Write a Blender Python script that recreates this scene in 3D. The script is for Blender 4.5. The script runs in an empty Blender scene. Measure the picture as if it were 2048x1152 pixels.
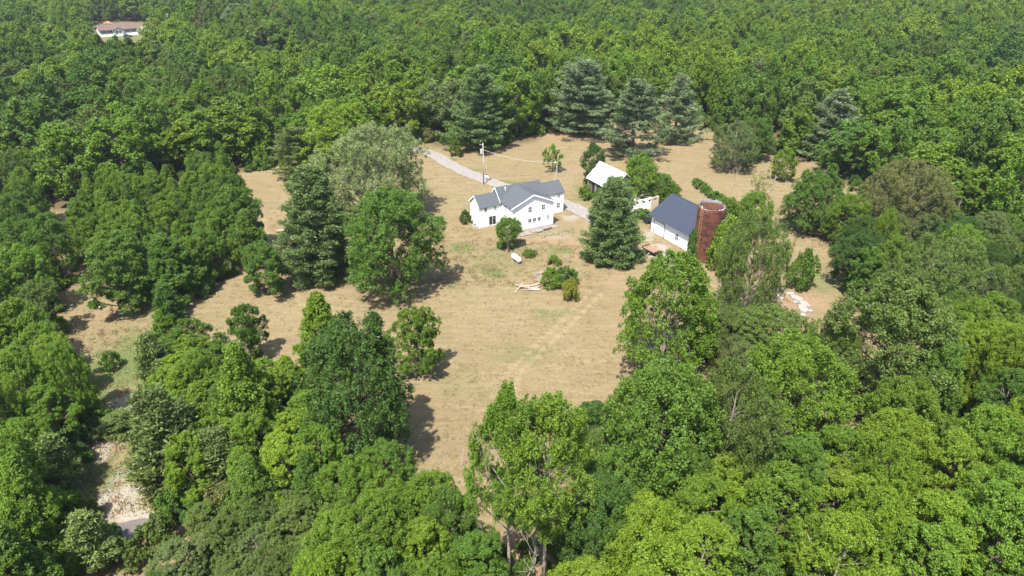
import bpy, math, random
import numpy as np
from mathutils import Vector, Matrix

R = math.radians
PI = math.pi
scene = bpy.context.scene
COL = scene.collection

# ------------------------------------------------------------------ camera, sky, sun, exposure
CAM_H = 56.0
PITCH = R(28.0)
FPX = 1365.33            # focal length in pixels of the 2048 px wide photograph
cam_data = bpy.data.cameras.new("camera")
cam = bpy.data.objects.new("camera", cam_data)
COL.objects.link(cam)
cam.location = (0, 0, CAM_H)
cam.rotation_euler = (PI / 2 - PITCH, 0, 0)
cam_data.sensor_width = 36.0
cam_data.lens = 24.0
cam_data.clip_start = 0.5
cam_data.clip_end = 12000.0
scene.camera = cam

SUN_EL = R(63.0)
SUN_AZ = R(24.0)         # shadows fall away from the camera, turned this much to the right
light_dir = Vector((math.sin(SUN_AZ) * math.cos(SUN_EL), math.cos(SUN_AZ) * math.cos(SUN_EL), -math.sin(SUN_EL)))
sun_data = bpy.data.lights.new("sun", 'SUN')
sun_data.energy = 4.8
sun_data.angle = R(0.53)
sun_data.color = (1.0, 0.955, 0.88)
sun = bpy.data.objects.new("sun", sun_data)
COL.objects.link(sun)
sun.location = (0, 0, 200)
sun.rotation_euler = light_dir.to_track_quat('-Z', 'Y').to_euler()

world = bpy.data.worlds.new("World")
scene.world = world
world.use_nodes = True
wn = world.node_tree
wn.nodes.clear()
sky = wn.nodes.new("ShaderNodeTexSky")
sky.sky_type = 'NISHITA'
sky.sun_disc = False
sky.sun_elevation = SUN_EL
sky.sun_rotation = math.atan2(-light_dir.x, -light_dir.y)
sky.air_density = 1.0
sky.dust_density = 1.5
bg = wn.nodes.new("ShaderNodeBackground")
bg.inputs[1].default_value = 0.135
wo = wn.nodes.new("ShaderNodeOutputWorld")
wn.links.new(sky.outputs[0], bg.inputs[0])
wn.links.new(bg.outputs[0], wo.inputs[0])

scene.view_settings.view_transform = 'Standard'
scene.view_settings.look = 'None'
scene.view_settings.gamma = 1.0
scene.view_settings.exposure = 1.22
scene.view_settings.use_curve_mapping = False
scene.cycles.max_bounces = 4
scene.cycles.diffuse_bounces = 2
scene.cycles.adaptive_threshold = 0.02
scene.cycles.transmission_bounces = 3
scene.cycles.transparent_max_bounces = 4
scene.cycles.volume_bounces = 0
scene.cycles.use_denoising = True
scene.cycles.caustics_reflective = False
scene.cycles.caustics_refractive = False

# ------------------------------------------------------------------ survey: where a pixel of the photograph meets the ground
CP, SP = math.cos(PITCH), math.sin(PITCH)


def at(px, py, z=0.0):
    u = (px - 1024.0) / FPX
    v = (576.0 - py) / FPX
    ry = CP + v * SP
    rz = -SP + v * CP
    t = (z - CAM_H) / rz
    return u * t, ry * t


def pix(X, Y, Z=0.0):
    f = Y * CP - (Z - CAM_H) * SP
    up = Y * SP + (Z - CAM_H) * CP
    return 1024.0 + FPX * X / f, 576.0 - FPX * up / f


def height_at(X, Y, py):
    lo, hi = 0.0, 60.0
    for _ in range(40):
        m = (lo + hi) / 2
        if pix(X, Y, m)[1] > py:
            lo = m
        else:
            hi = m
    return lo


def inside(poly, x, y):
    x = np.asarray(x, float)
    y = np.asarray(y, float)
    res = np.zeros(x.shape, bool)
    n = len(poly)
    for i in range(n):
        x1, y1 = poly[i]
        x2, y2 = poly[(i + 1) % n]
        c = ((y1 > y) != (y2 > y))
        with np.errstate(divide='ignore', invalid='ignore'):
            xi = (x2 - x1) * (y - y1) / (y2 - y1 + 1e-12) + x1
        res ^= c & (x < xi)
    return res


# ------------------------------------------------------------------ materials
def mat(name, color=(0.5, 0.5, 0.5), rough=0.7, spec=0.3, metal=0.0, noise=0.0, nscale=5.0, bump=0.0, bscale=40.0, stretch=(1, 1, 1), coat=0.0):
    m = bpy.data.materials.new(name)
    m.use_nodes = True
    nt = m.node_tree
    b = nt.nodes["Principled BSDF"]
    b.inputs["Base Color"].default_value = (*color, 1)
    b.inputs["Roughness"].default_value = rough
    b.inputs["Specular IOR Level"].default_value = spec
    b.inputs["Metallic"].default_value = metal
    b.inputs["Coat Weight"].default_value = coat
    tc = nt.nodes.new("ShaderNodeTexCoord")
    mp = nt.nodes.new("ShaderNodeMapping")
    mp.inputs["Scale"].default_value = stretch
    nt.links.new(tc.outputs["Object"], mp.inputs[0])
    if noise > 0:
        n = nt.nodes.new("ShaderNodeTexNoise")
        n.inputs["Scale"].default_value = nscale
        n.inputs["Detail"].default_value = 6
        n.inputs["Roughness"].default_value = 0.65
        nt.links.new(mp.outputs[0], n.inputs["Vector"])
        r = nt.nodes.new("ShaderNodeValToRGB")
        r.color_ramp.elements[0].position = 0.3
        r.color_ramp.elements[1].position = 0.7
        lo = [max(0, c * (1 - noise)) for c in color]
        hi = [min(0.95, c * (1 + noise)) for c in color]
        r.color_ramp.elements[0].color = (*lo, 1)
        r.color_ramp.elements[1].color = (*hi, 1)
        nt.links.new(n.outputs[0], r.inputs[0])
        nt.links.new(r.outputs[0], b.inputs["Base Color"])
    if bump > 0:
        n2 = nt.nodes.new("ShaderNodeTexNoise")
        n2.inputs["Scale"].default_value = bscale
        n2.inputs["Detail"].default_value = 4
        nt.links.new(mp.outputs[0], n2.inputs["Vector"])
        bp = nt.nodes.new("ShaderNodeBump")
        bp.inputs["Strength"].default_value = bump
        bp.inputs["Distance"].default_value = 0.05
        nt.links.new(n2.outputs[0], bp.inputs["Height"])
        nt.links.new(bp.outputs[0], b.inputs["Normal"])
    return m


def leaf_material(name, rough, trans, lo, hi, warm, fixed=None):
    """colour of the object, varied leaf by leaf and tree by tree"""
    m = bpy.data.materials.new(name)
    m.use_nodes = True
    nt = m.node_tree
    nt.nodes.clear()
    out = nt.nodes.new("ShaderNodeOutputMaterial")
    oi = nt.nodes.new("ShaderNodeObjectInfo")
    at_ = nt.nodes.new("ShaderNodeAttribute")
    at_.attribute_name = "leaf_tone"
    mr = nt.nodes.new("ShaderNodeMapRange")
    mr.inputs[3].default_value = lo
    mr.inputs[4].default_value = hi
    nt.links.new(at_.outputs["Fac"], mr.inputs[0])
    mr2 = nt.nodes.new("ShaderNodeMapRange")
    mr2.inputs[3].default_value = 0.88
    mr2.inputs[4].default_value = 1.14
    nt.links.new(oi.outputs["Random"], mr2.inputs[0])
    mul = nt.nodes.new("ShaderNodeMath")
    mul.operation = 'MULTIPLY'
    nt.links.new(mr.outputs[0], mul.inputs[0])
    nt.links.new(mr2.outputs[0], mul.inputs[1])
    # hue: a little warmer or cooler per tree
    wn_ = nt.nodes.new("ShaderNodeTexWhiteNoise")
    wn_.noise_dimensions = '1D'
    nt.links.new(oi.outputs["Random"], wn_.inputs["W"])
    hs = nt.nodes.new("ShaderNodeMapRange")
    hs.inputs[3].default_value = 0.5 - warm
    hs.inputs[4].default_value = 0.5 + warm * 0.35
    nt.links.new(wn_.outputs["Value"], hs.inputs[0])
    hsv = nt.nodes.new("ShaderNodeHueSaturation")
    nt.links.new(hs.outputs[0], hsv.inputs["Hue"])
    nt.links.new(mul.outputs[0], hsv.inputs["Value"])
    if fixed is None:
        nt.links.new(oi.outputs["Color"], hsv.inputs["Color"])
    elif fixed == 'instancer':
        ia = nt.nodes.new("ShaderNodeAttribute")
        ia.attribute_type = 'INSTANCER'
        ia.attribute_name = "tint"
        nt.links.new(ia.outputs["Color"], hsv.inputs["Color"])
    else:
        hsv.inputs["Color"].default_value = (*fixed, 1)
    pb = nt.nodes.new("ShaderNodeBsdfPrincipled")
    pb.inputs["Roughness"].default_value = rough
    pb.inputs["Specular IOR Level"].default_value = 0.18
    nt.links.new(hsv.outputs[0], pb.inputs["Base Color"])
    tr = nt.nodes.new("ShaderNodeBsdfTranslucent")
    hs2 = nt.nodes.new("ShaderNodeHueSaturation")
    hs2.inputs["Hue"].default_value = 0.485
    hs2.inputs["Saturation"].default_value = 1.08
    hs2.inputs["Value"].default_value = 1.35
    nt.links.new(hsv.outputs[0], hs2.inputs["Color"])
    nt.links.new(hs2.outputs[0], tr.inputs["Color"])
    mx = nt.nodes.new("ShaderNodeMixShader")
    mx.inputs[0].default_value = trans
    nt.links.new(pb.outputs[0], mx.inputs[1])
    nt.links.new(tr.outputs[0], mx.inputs[2])
    nt.links.new(mx.outputs[0], out.inputs["Surface"])
    return m


M = {}
TINTS = {}


def tint_material(name, colour):
    return leaf_material(name, 0.45, 0.28, 0.62, 1.42, 0.016, colour)


M['leaf'] = leaf_material("broadleaf_foliage", 0.46, 0.34, 0.62, 1.42, 0.009)
M['needle'] = leaf_material("pine_needles", 0.6, 0.30, 0.6, 1.45, 0.012)
M['bark'] = mat("bark", (0.13, 0.10, 0.08), 0.95, 0.1, noise=0.4, nscale=6, bump=0.6, bscale=14, stretch=(1, 1, .25))
M['pale_bark'] = mat("pale_bark", (0.24, 0.20, 0.165), 0.9, 0.1, noise=0.35, nscale=5, bump=0.5, bscale=12, stretch=(1, 1, .25))
M['light_bark'] = mat("light_bark", (0.36, 0.31, 0.265), 0.9, 0.1, noise=0.3, nscale=5, bump=0.5, bscale=12, stretch=(1, 1, .25))
M['dead_wood'] = mat("dead_wood", (0.30, 0.27, 0.24), 0.95, 0.1, noise=0.3, nscale=5)
M['white_paint'] = mat("white_siding", (0.80, 0.80, 0.78), 0.6, 0.25, noise=0.03, nscale=1.5)
M['trim'] = mat("white_trim", (0.82, 0.82, 0.81), 0.5, 0.3)
M['glass'] = mat("window_glass", (0.025, 0.028, 0.032), 0.08, 0.6)
M['dark'] = mat("painted_interior_shade", (0.03, 0.028, 0.026), 0.9, 0.1)  # near-black colour standing for the shade inside the barn
M['concrete'] = mat("concrete", (0.40, 0.37, 0.33), 0.9, 0.15, noise=0.25, nscale=2, bump=0.4, bscale=15)
M['galv'] = mat("galvanised_metal", (0.50, 0.51, 0.51), 0.5, 0.4, 0.25, noise=0.2, nscale=3)
M['pole'] = mat("pole_wood", (0.33, 0.285, 0.235), 0.95, 0.1, noise=0.3, nscale=3, stretch=(1, 1, .2))
M['black'] = mat("black_paint", (0.02, 0.02, 0.022), 0.5, 0.4)
M['rubber'] = mat("rubber", (0.03, 0.03, 0.03), 0.85, 0.2)
M['tank'] = mat("tank_white_enamel", (0.80, 0.80, 0.79), 0.35, 0.4, noise=0.04, nscale=2)
M['planks'] = mat("rusty_brown_planks", (0.25, 0.16, 0.10), 0.85, 0.2, noise=0.45, nscale=2.5, stretch=(1, 6, 6))
M['grey_planks'] = mat("weathered_planks", (0.14, 0.115, 0.10), 0.95, 0.1, noise=0.45, nscale=2.5, stretch=(5, 5, .6))
M['log'] = mat("weathered_logs", (0.29, 0.24, 0.19), 0.95, 0.1, noise=0.3, nscale=3, bump=0.5, bscale=9)


# ------------------------------------------------------------------ mesh helpers
def new_obj(name, data, parent=None, loc=(0, 0, 0), rotz=0.0):
    o = bpy.data.objects.new(name, data)
    COL.objects.link(o)
    o.location = loc
    o.rotation_euler = (0, 0, rotz)
    if parent is not None:
        o.parent = parent
    return o


def tag(o, label=None, cat=None, group=None, kind=None):
    if label:
        o["label"] = label
    if cat:
        o["category"] = cat
    if group:
        o["group"] = group
    if kind:
        o["kind"] = kind
    return o


def thing(name, label, cat, loc=(0, 0, 0), rotz=0.0, group=None):
    o = new_obj(name, None, None, loc, rotz)
    o.empty_display_size = 0.3
    return tag(o, label, cat, group)


class MB:
    """collects shapes for ONE mesh"""

    def __init__(self):
        self.v = []
        self.f = []
        self.mi = []

    def add(self, vs, fs, mi=0):
        k = len(self.v)
        self.v += [tuple(p) for p in vs]
        self.f += [tuple(i + k for i in f) for f in fs]
        self.mi += [mi] * len(fs)

    def box(self, x0, x1, y0, y1, z0, z1, mi=0):
        self.add([(x0, y0, z0), (x1, y0, z0), (x1, y1, z0), (x0, y1, z0), (x0, y0, z1), (x1, y0, z1), (x1, y1, z1), (x0, y1, z1)],
                 [(0, 3, 2, 1), (4, 5, 6, 7), (0, 1, 5, 4), (1, 2, 6, 5), (2, 3, 7, 6), (3, 0, 4, 7)], mi)

    def tube(self, pts, rad, sides=6, cap=True, mi=0):
        pts = [Vector(p) for p in pts]
        n = len(pts)
        if not hasattr(rad, '__len__'):
            rad = [rad] * n
        k = len(self.v)
        d0 = (pts[1] - pts[0]).normalized()
        ref = Vector((0, 0, 1)) if abs(d0.z) < 0.9 else Vector((1, 0, 0))
        for i, p in enumerate(pts):
            d = (pts[min(i + 1, n - 1)] - pts[max(i - 1, 0)]).normalized()
            a = d.cross(ref)
            if a.length < 1e-5:
                a = d.orthogonal()
            a.normalize()
            b = d.cross(a)
            for s in range(sides):
                t = 2 * PI * s / sides
                q = p + (a * math.cos(t) + b * math.sin(t)) * rad[i]
                self.v.append(tuple(q))
        for i in range(n - 1):
            for s in range(sides):
                s2 = (s + 1) % sides
                self.f.append((k + i * sides + s, k + i * sides + s2, k + (i + 1) * sides + s2, k + (i + 1) * sides + s))
                self.mi.append(mi)
        if cap:
            self.f.append(tuple(k + s for s in range(sides))[::-1])
            self.f.append(tuple(k + (n - 1) * sides + s for s in range(sides)))
            self.mi += [mi, mi]

    def prism(self, poly, z0, z1, mi=0):
        n = len(poly)
        self.add([(x, y, z0) for x, y in poly] + [(x, y, z1) for x, y in poly],
                 [tuple(range(n))[::-1], tuple(range(n, 2 * n))] + [(i, (i + 1) % n, n + (i + 1) % n, n + i) for i in range(n)], mi)

    def slab(self, quad, t, mi=0):
        """a thick plate whose upper face is the given polygon"""
        q = [Vector(p) for p in quad]
        nrm = (q[1] - q[0]).cross(q[2] - q[0]).normalized()
        if nrm.z < 0:
            nrm = -nrm
        n = len(q)
        low = [p - nrm * t for p in q]
        self.add(q + low, [tuple(range(n)), tuple(range(n, 2 * n))[::-1]] + [(i, n + i, n + (i + 1) % n, (i + 1) % n) for i in range(n)], mi)

    def mesh(self, name, mats, smooth=False):
        me = bpy.data.meshes.new(name)
        me.from_pydata(self.v, [], self.f)
        if not isinstance(mats, (list, tuple)):
            mats = [mats]
        for m in mats:
            me.materials.append(m)
        if len(mats) > 1:
            me.polygons.foreach_set("material_index", self.mi)
        if smooth:
            me.polygons.foreach_set("use_smooth", [True] * len(self.f))
        me.update()
        return me

    def build(self, name, mats, parent=None, loc=(0, 0, 0), rotz=0.0, smooth=False):
        return new_obj(name, self.mesh(name, mats, smooth), parent, loc, rotz)


def quad_mesh(name, verts, tone, material, extra=None):
    """verts (N,4,3) leaves, tone (N,), optional MB geometry (trunk) joined as a second material"""
    n = len(verts)
    v = verts.reshape(-1, 3).astype(np.float32)
    nv = len(v)
    me = bpy.data.meshes.new(name)
    ev = np.zeros((0, 3), np.float32)
    loops = np.arange(nv, dtype=np.int32)
    starts = np.arange(n, dtype=np.int32) * 4
    mi = np.zeros(n, np.int32)
    if extra is not None:
        mb, mat2 = extra
        ev = np.array(mb.v, np.float32)
        el = []
        es = []
        for f in mb.f:
            es.append(len(el))
            el += [i + nv for i in f]
        es = np.array(es, np.int32) + len(loops)
        loops = np.concatenate([loops, np.array(el, np.int32)])
        starts = np.concatenate([starts, es])
        mi = np.concatenate([mi, np.ones(len(es), np.int32)])
    allv = np.concatenate([v, ev])
    me.vertices.add(len(allv))
    me.vertices.foreach_set("co", allv.ravel())
    me.loops.add(len(loops))
    me.loops.foreach_set("vertex_index", loops)
    me.polygons.add(len(starts))
    me.polygons.foreach_set("loop_start", starts)
    me.materials.append(material)
    if extra is not None:
        me.materials.append(extra[1])
    me.polygons.foreach_set("material_index", mi)
    me.update(calc_edges=True)
    a = me.attributes.new("leaf_tone", 'FLOAT', 'POINT')
    t = np.concatenate([np.repeat(tone, 4), np.full(len(ev), 0.5)]).astype(np.float32)
    a.data.foreach_set("value", t)
    return me


def unit(a):
    return a / (np.linalg.norm(a, axis=-1, keepdims=True) + 1e-9)


def leaf_quads(rng, c, nrm, size, aspect=0.62):
    """rhombic leaves centred at c facing nrm"""
    n = len(c)
    rnd = unit(rng.normal(size=(n, 3)))
    t = unit(np.cross(nrm, rnd))
    b = np.cross(nrm, t)
    s = size[:, None]
    bend = nrm * s * rng.uniform(-0.25, 0.1, (n, 1))
    return np.stack([c + t * s, c + b * s * aspect + bend, c - t * s, c - b * s * aspect + bend], 1)


def sphere_dirs(rng, n, up=0.0):
    d = rng.normal(size=(n, 3))
    d[:, 2] += up
    return unit(d)


PROFILES = {
    'dome': lambda t: np.sqrt(np.clip(1 - (np.clip(t, 0, 1) * 1.0) ** 2.4, 0, 1)) * np.clip(0.62 + t * 1.6, 0, 1),
    'oval': lambda t: np.clip(np.sin(PI * np.clip(0.12 + t * 0.88, 0, 1)) ** 0.62, 0.05, 1),
    'cone': lambda t: np.clip((1 - t) ** 0.72 * np.clip(0.75 + t * 1.4, 0, 1), 0.05, 1),
    'egg': lambda t: np.where(t < .3, .78 + .22 * t / .3, np.sqrt(np.clip(1 - (np.clip(t - .3, 0, 1) / .74) ** 2.1, 0.02, 1))),
    'vase': lambda t: np.clip(0.35 + 1.1 * t, 0, 1) * np.sqrt(np.clip(1 - np.clip((t - .62) / .42, 0, 1) ** 2, 0.02, 1)),
}


def broadleaf_form(seed, H, Rr, bole, shape, lobes, subs, nleaf, leaf, cr, spread=1.0, bare=0.0):
    """returns (leaf quads, tones, trunk MB). bole = height where the crown starts"""
    rng = np.random.default_rng(seed)
    prof = PROFILES[shape]
    ch = H - bole
    t = (np.arange(lobes) + rng.uniform(0.1, 0.9, lobes)) / lobes
    t = t ** 0.9
    ang = np.arange(lobes) * 2.39996 + rng.uniform(-.5, .5, lobes)
    pr = prof(t)
    lr = Rr * rng.uniform(0.22, 0.50, lobes) * (0.45 + 0.55 * pr) * spread
    wav = 1 + .14 * np.sin(2 * ang + rng.uniform(0, 6)) + .10 * np.sin(3 * ang + rng.uniform(0, 6))
    rad = np.clip(Rr * pr * wav * rng.uniform(0.72, 1.18, lobes) - lr * 0.8, 0, None)
    lc = np.stack([np.cos(ang) * rad, np.sin(ang) * rad, bole + ch * 0.06 + (ch * 0.94) * t - lr * 0.55 * t], 1)
    lc[-1] = (rng.uniform(-.1, .1) * Rr, rng.uniform(-.1, .1) * Rr, H - lr[-1] * 0.8)
    # sub clumps on the lobes' skins
    li = np.repeat(np.arange(lobes), subs)
    ns = len(li)
    axis_out = lc[li] * np.array([1, 1, 0])
    d = sphere_dirs(rng, ns, 0.35) + 0.75 * unit(axis_out + 1e-6) * (np.linalg.norm(axis_out, axis=1, keepdims=True) > 0.2)
    d = unit(d)
    sc = lc[li] + d * lr[li][:, None] * np.array([1, 1, 0.85]) * rng.uniform(0.5, 1.26, (ns, 1))
    scr = cr * rng.uniform(0.65, 1.35, ns)
    keep = rng.uniform(size=ns) > bare
    sc, scr, d = sc[keep], scr[keep], d[keep]
    ns = len(sc)
    k = np.repeat(np.arange(ns), nleaf)
    n = len(k)
    dd = unit(sphere_dirs(rng, n, 0.45) + 0.5 * d[k])
    c = sc[k] + dd * (scr[k] * rng.uniform(0.35, 1.08, n))[:, None] * np.array([0.88, 0.88, 1.15])
    c[:, 2] = np.clip(c[:, 2], 0.15, None)
    nrm = unit(0.55 * dd + np.array([0, 0, 0.6]) + 0.75 * rng.normal(size=(n, 3)))
    q = leaf_quads(rng, c, nrm, leaf * rng.uniform(0.7, 1.3, n))
    ctone = rng.uniform(0.2, 0.8, ns)
    tone = np.clip(ctone[k] * 0.55 + rng.uniform(0, 1, n) * 0.45, 0, 1)
    mb = MB()
    tr = 0.010 * H + 0.016 * Rr
    top = bole + ch * 0.8
    pts = [(rng.normal() * 0.012 * H * i / 5, rng.normal() * 0.012 * H * i / 5, top * i / 5) for i in range(6)]
    mb.tube(pts, [tr * (1.25 if i == 0 else 1 - 0.16 * i) for i in range(6)], 7)
    for i in range(lobes):
        z0 = max(bole * 0.75, lc[i, 2] - rad[i] * 0.9 - 0.5)
        z0 = min(z0, top * 0.95)
        s = z0 / top * 5
        j = min(int(s), 4)
        w = s - j
        a = Vector(pts[j]).lerp(Vector(pts[j + 1]), w)
        e = Vector(lc[i])
        m_ = a.lerp(e, 0.5) + Vector((rng.normal() * .2, rng.normal() * .2, -0.06 * (e - a).length))
        r0 = tr * (1 - 0.15 * s) * 0.45
        mb.tube([a, m_, e], [r0, r0 * 0.65, r0 * 0.25], 5, cap=False)
        for _ in range(2):
            e2 = e + Vector(rng.normal(size=3)) * lr[i] * 0.6
            mb.tube([m_, e.lerp(e2, .5), e2], [r0 * 0.4, r0 * 0.25, r0 * 0.1], 4, cap=False)
    return q, tone, mb


def pine_form(seed, H, Rr, bole, tufts=34, blades=7, blade=0.30, whorl=0.85, droop=0.12, gap=0.0, thick=1.0, taper=.66, ragged=1.0):
    rng = np.random.default_rng(seed)
    mb = MB()
    tr = 0.016 * H
    mb.tube([(0, 0, 0), (0.04, 0, H * .3), (-.05, .05, H * .65), (0, 0, H * .97)], [tr * 1.2, tr * .9, tr * .5, tr * .08], 7)
    C, D, T = [], [], []
    z = bole
    phase = 0.0
    while z < H - 0.3:
        t = (z - bole) / (H - bole)
        prof = (1 - t) ** taper * min(1.0, 0.80 + t * 1.6)
        L0 = Rr * prof + 0.25
        nb = 6 if t < 0.75 else 5
        phase += 1.1
        for b in range(nb):
            if rng.uniform() < gap * (1 - t):
                continue
            a = phase + 2 * PI * (b + rng.uniform(-.3, .3)) / nb
            L = L0 * (1 + rng.uniform(-.4, .22) * ragged) * (1 + .14 * math.sin(a + seed) + .1 * math.sin(2 * a + seed * 2))
            rise = (0.10 + 0.55 * t) * L
            zb = z + rng.uniform(-.3, .3)
            dirh = np.array([math.cos(a), math.sin(a), 0])
            side = np.array([-math.sin(a), math.cos(a), 0])
            P = lambda s: np.array([0, 0, zb]) + dirh * L * s + np.array([0, 0, rise * s ** 1.3 - droop * L * math.sin(PI * s) * (1 - t)])
            rb = tr * 0.26 * (1 - .6 * t)
            mb.tube([P(0), P(.5), P(1)], [rb, rb * .6, rb * .15], 4, cap=False)
            nt = max(6, int(tufts * (0.35 + 0.65 * L / Rr)))
            s = rng.uniform(0.18, 1.03, nt) ** 0.75
            w = (rng.uniform(-1, 1, nt)) * L * 0.24 * np.sin(np.clip(PI * (s * 0.86 + .05), 0, PI)) * 1.1
            base = np.array([P(x) for x in s]) + side * w[:, None]
            base[:, 2] += rng.uniform(-.12, .22, nt) * thick
            k = np.repeat(np.arange(nt), blades)
            n = len(k)
            c0 = base[k] + rng.normal(size=(n, 3)) * np.array([.14, .14, .09]) * thick
            dv = unit(0.7 * dirh + side * np.sign(w[k])[:, None] * 0.4 + np.array([0, 0, 0.55]) + rng.normal(size=(n, 3)) * 0.65)
            C.append(c0)
            D.append(dv)
            tb = rng.uniform(0.15, 0.85)
            T.append(np.clip(0.5 * tb + 0.5 * rng.uniform(0, 1, n), 0, 1))
        z += whorl * rng.uniform(0.75, 1.25) * (1 - 0.35 * t)
    # leader
    n = 160
    zz = H - rng.uniform(0, 1, n) ** 2 * H * 0.10
    C.append(np.stack([rng.normal(size=n) * .12 + 0, rng.normal(size=n) * .12, zz], 1))
    D.append(unit(rng.normal(size=(n, 3)) * .8 + np.array([0, 0, .6])))
    T.append(rng.uniform(0.3, 1, n))
    C = np.concatenate(C)
    D = np.concatenate(D)
    T = np.concatenate(T)
    n = len(C)
    nrm = unit(np.cross(D, unit(rng.normal(size=(n, 3)))) * .8 + np.array([0, 0, .6]))
    b = unit(np.cross(D, nrm))
    L = (blade * rng.uniform(0.7, 1.3, n))[:, None]
    W = L * 0.26
    q = np.stack([C - D * L * .5, C + b * W, C + D * L, C - b * W], 1)
    return q, T, mb


def bare_form(seed, H, spread, levels=3, r0=0.14, sides=5):
    rng = random.Random(seed)
    mb = MB()

    def grow(p, d, L, r, lev):
        n = 4
        pts = [p]
        q = Vector(p)
        dd = Vector(d)
        for i in range(n):
            dd = (dd + Vector((rng.gauss(0, .13), rng.gauss(0, .13), rng.gauss(.03, .1)))).normalized()
            q = q + dd * L / n
            pts.append(tuple(q))
        mb.tube(pts, [r * (1 - .75 * i / n) for i in range(n + 1)], sides if lev == 0 else 4, cap=False)
        if lev < levels:
            for i in range(4 if lev else 6):
                s = rng.uniform(.35, 1)
                j = min(int(s * n), n - 1)
                a = Vector(pts[j]).lerp(Vector(pts[j + 1]), s * n - j)
                nd = (dd + Vector((rng.gauss(0, spread), rng.gauss(0, spread), rng.uniform(-.1, .5)))).normalized()
                grow(tuple(a), nd, L * rng.uniform(.35, .6), r * .4, lev + 1)
    grow((0, 0, 0), (0, 0, 1), H * .72, r0, 0)
    return mb

# ------------------------------------------------------------------ tree forms (shared meshes)
GREEN = {
    'bright': (0.110, 0.190, 0.020), 'lime': (0.136, 0.212, 0.019), 'mid': (0.080, 0.150, 0.021), 'deep': (0.060, 0.118, 0.022),
    'olive': (0.098, 0.146, 0.030), 'dusty': (0.106, 0.146, 0.044), 'silver': (0.185, 0.232, 0.086),
    'rust': (0.140, 0.150, 0.045), 'straw': (0.22, 0.24, 0.075), 'gold': (0.19, 0.21, 0.025), 'pine': (0.128, 0.195, 0.062), 'bluepine': (0.148, 0.196, 0.092), 'loblolly': (0.122, 0.168, 0.046),
}
FORMS = {}


def store_form(key, H, Rr, data, leafmat, bark):
    q, tone, mb = data
    FORMS[key] = dict(H=H, R=Rr, crown=quad_mesh(key + "_crown", q, tone, leafmat), trunk=mb.mesh(key + "_trunk", bark, smooth=True), data=data, leafmat=leafmat, bark=bark)


# near the camera: small leaves
NEAR_SET = [('tall_a', 19, 4.6, 11, 7.0, 'oval', 30, 34, 50, .100, .44, 1, .06, 'light_bark'), ('tall_b', 19, 4.6, 12, 6.0, 'oval', 34, 32, 50, .100, .44, 1, .10, 'light_bark'),
            ('round_a', 14, 5.0, 13, 1.3, 'egg', 54, 28, 46, .104, .45, 1, .03, 'bark'), ('round_b', 14, 5.0, 14, .8, 'egg', 64, 26, 46, .104, .43, 1, 0, 'bark'),
            ('oval_a', 14, 4.0, 15, 1.2, 'oval', 36, 30, 48, .098, .40, 1, 0, 'bark'), ('oval_b', 14, 4.0, 16, 1.5, 'egg', 30, 36, 48, .098, .39, 1, .05, 'bark'),
            ('cone_a', 11, 3.2, 17, .5, 'cone', 40, 27, 44, .090, .33, 1, 0, 'bark'), ('cone_b', 11, 3.2, 18, .4, 'egg', 38, 28, 44, .090, .33, .9, 0, 'bark'),
            ('open_a', 13, 5.5, 19, 1.2, 'egg', 38, 34, 48, .104, .44, .85, .06, 'pale_bark'), ('feather_a', 13, 6.0, 20, 1.3, 'egg', 52, 36, 42, .090, .42, 1, .05, 'pale_bark')]
for (k_, h_, r_, sd, bl, sh, lo_, su, nl, lf, c_, sp, ba, bk) in NEAR_SET:
    store_form(k_, h_, r_, broadleaf_form(sd, h_, r_, bl, sh, lo_, su, nl, lf, c_, sp, ba), M['leaf'], M[bk])
# middle distance
for i, (sh, bl) in enumerate([('oval', 2.2), ('egg', 2.0), ('oval', 3.0), ('dome', 1.5), ('vase', 3.0), ('cone', 1.2), ('oval', 1.5), ('egg', 1.2), ('dome', 3.0)]):
    store_form('mid_%d' % i, 15, 4.2, broadleaf_form(40 + i, 15, 4.2, bl, sh, 28, 22, 33, 0.170, 0.50), M['leaf'], M['bark'])
# shrubs
store_form('shrub_a', 2.2, 1.6, broadleaf_form(60, 2.2, 1.6, 0.15, 'dome', 14, 12, 40, 0.085, 0.28), M['leaf'], M['bark'])
store_form('shrub_b', 2.2, 1.6, broadleaf_form(61, 2.2, 1.6, 0.1, 'oval', 14, 12, 40, 0.085, 0.28, bare=.1), M['leaf'], M['bark'])
store_form('sapling_a', 4.5, 1.7, broadleaf_form(62, 4.5, 1.7, 0.9, 'oval', 14, 9, 34, 0.10, 0.30, spread=.8, bare=.25), M['leaf'], M['bark'])
store_form('wispy_a', 4.0, 1.9, broadleaf_form(63, 4.0, 1.9, 1.0, 'vase', 14, 8, 20, 0.085, 0.34, spread=.8, bare=.35), M['leaf'], M['pale_bark'])
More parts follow.
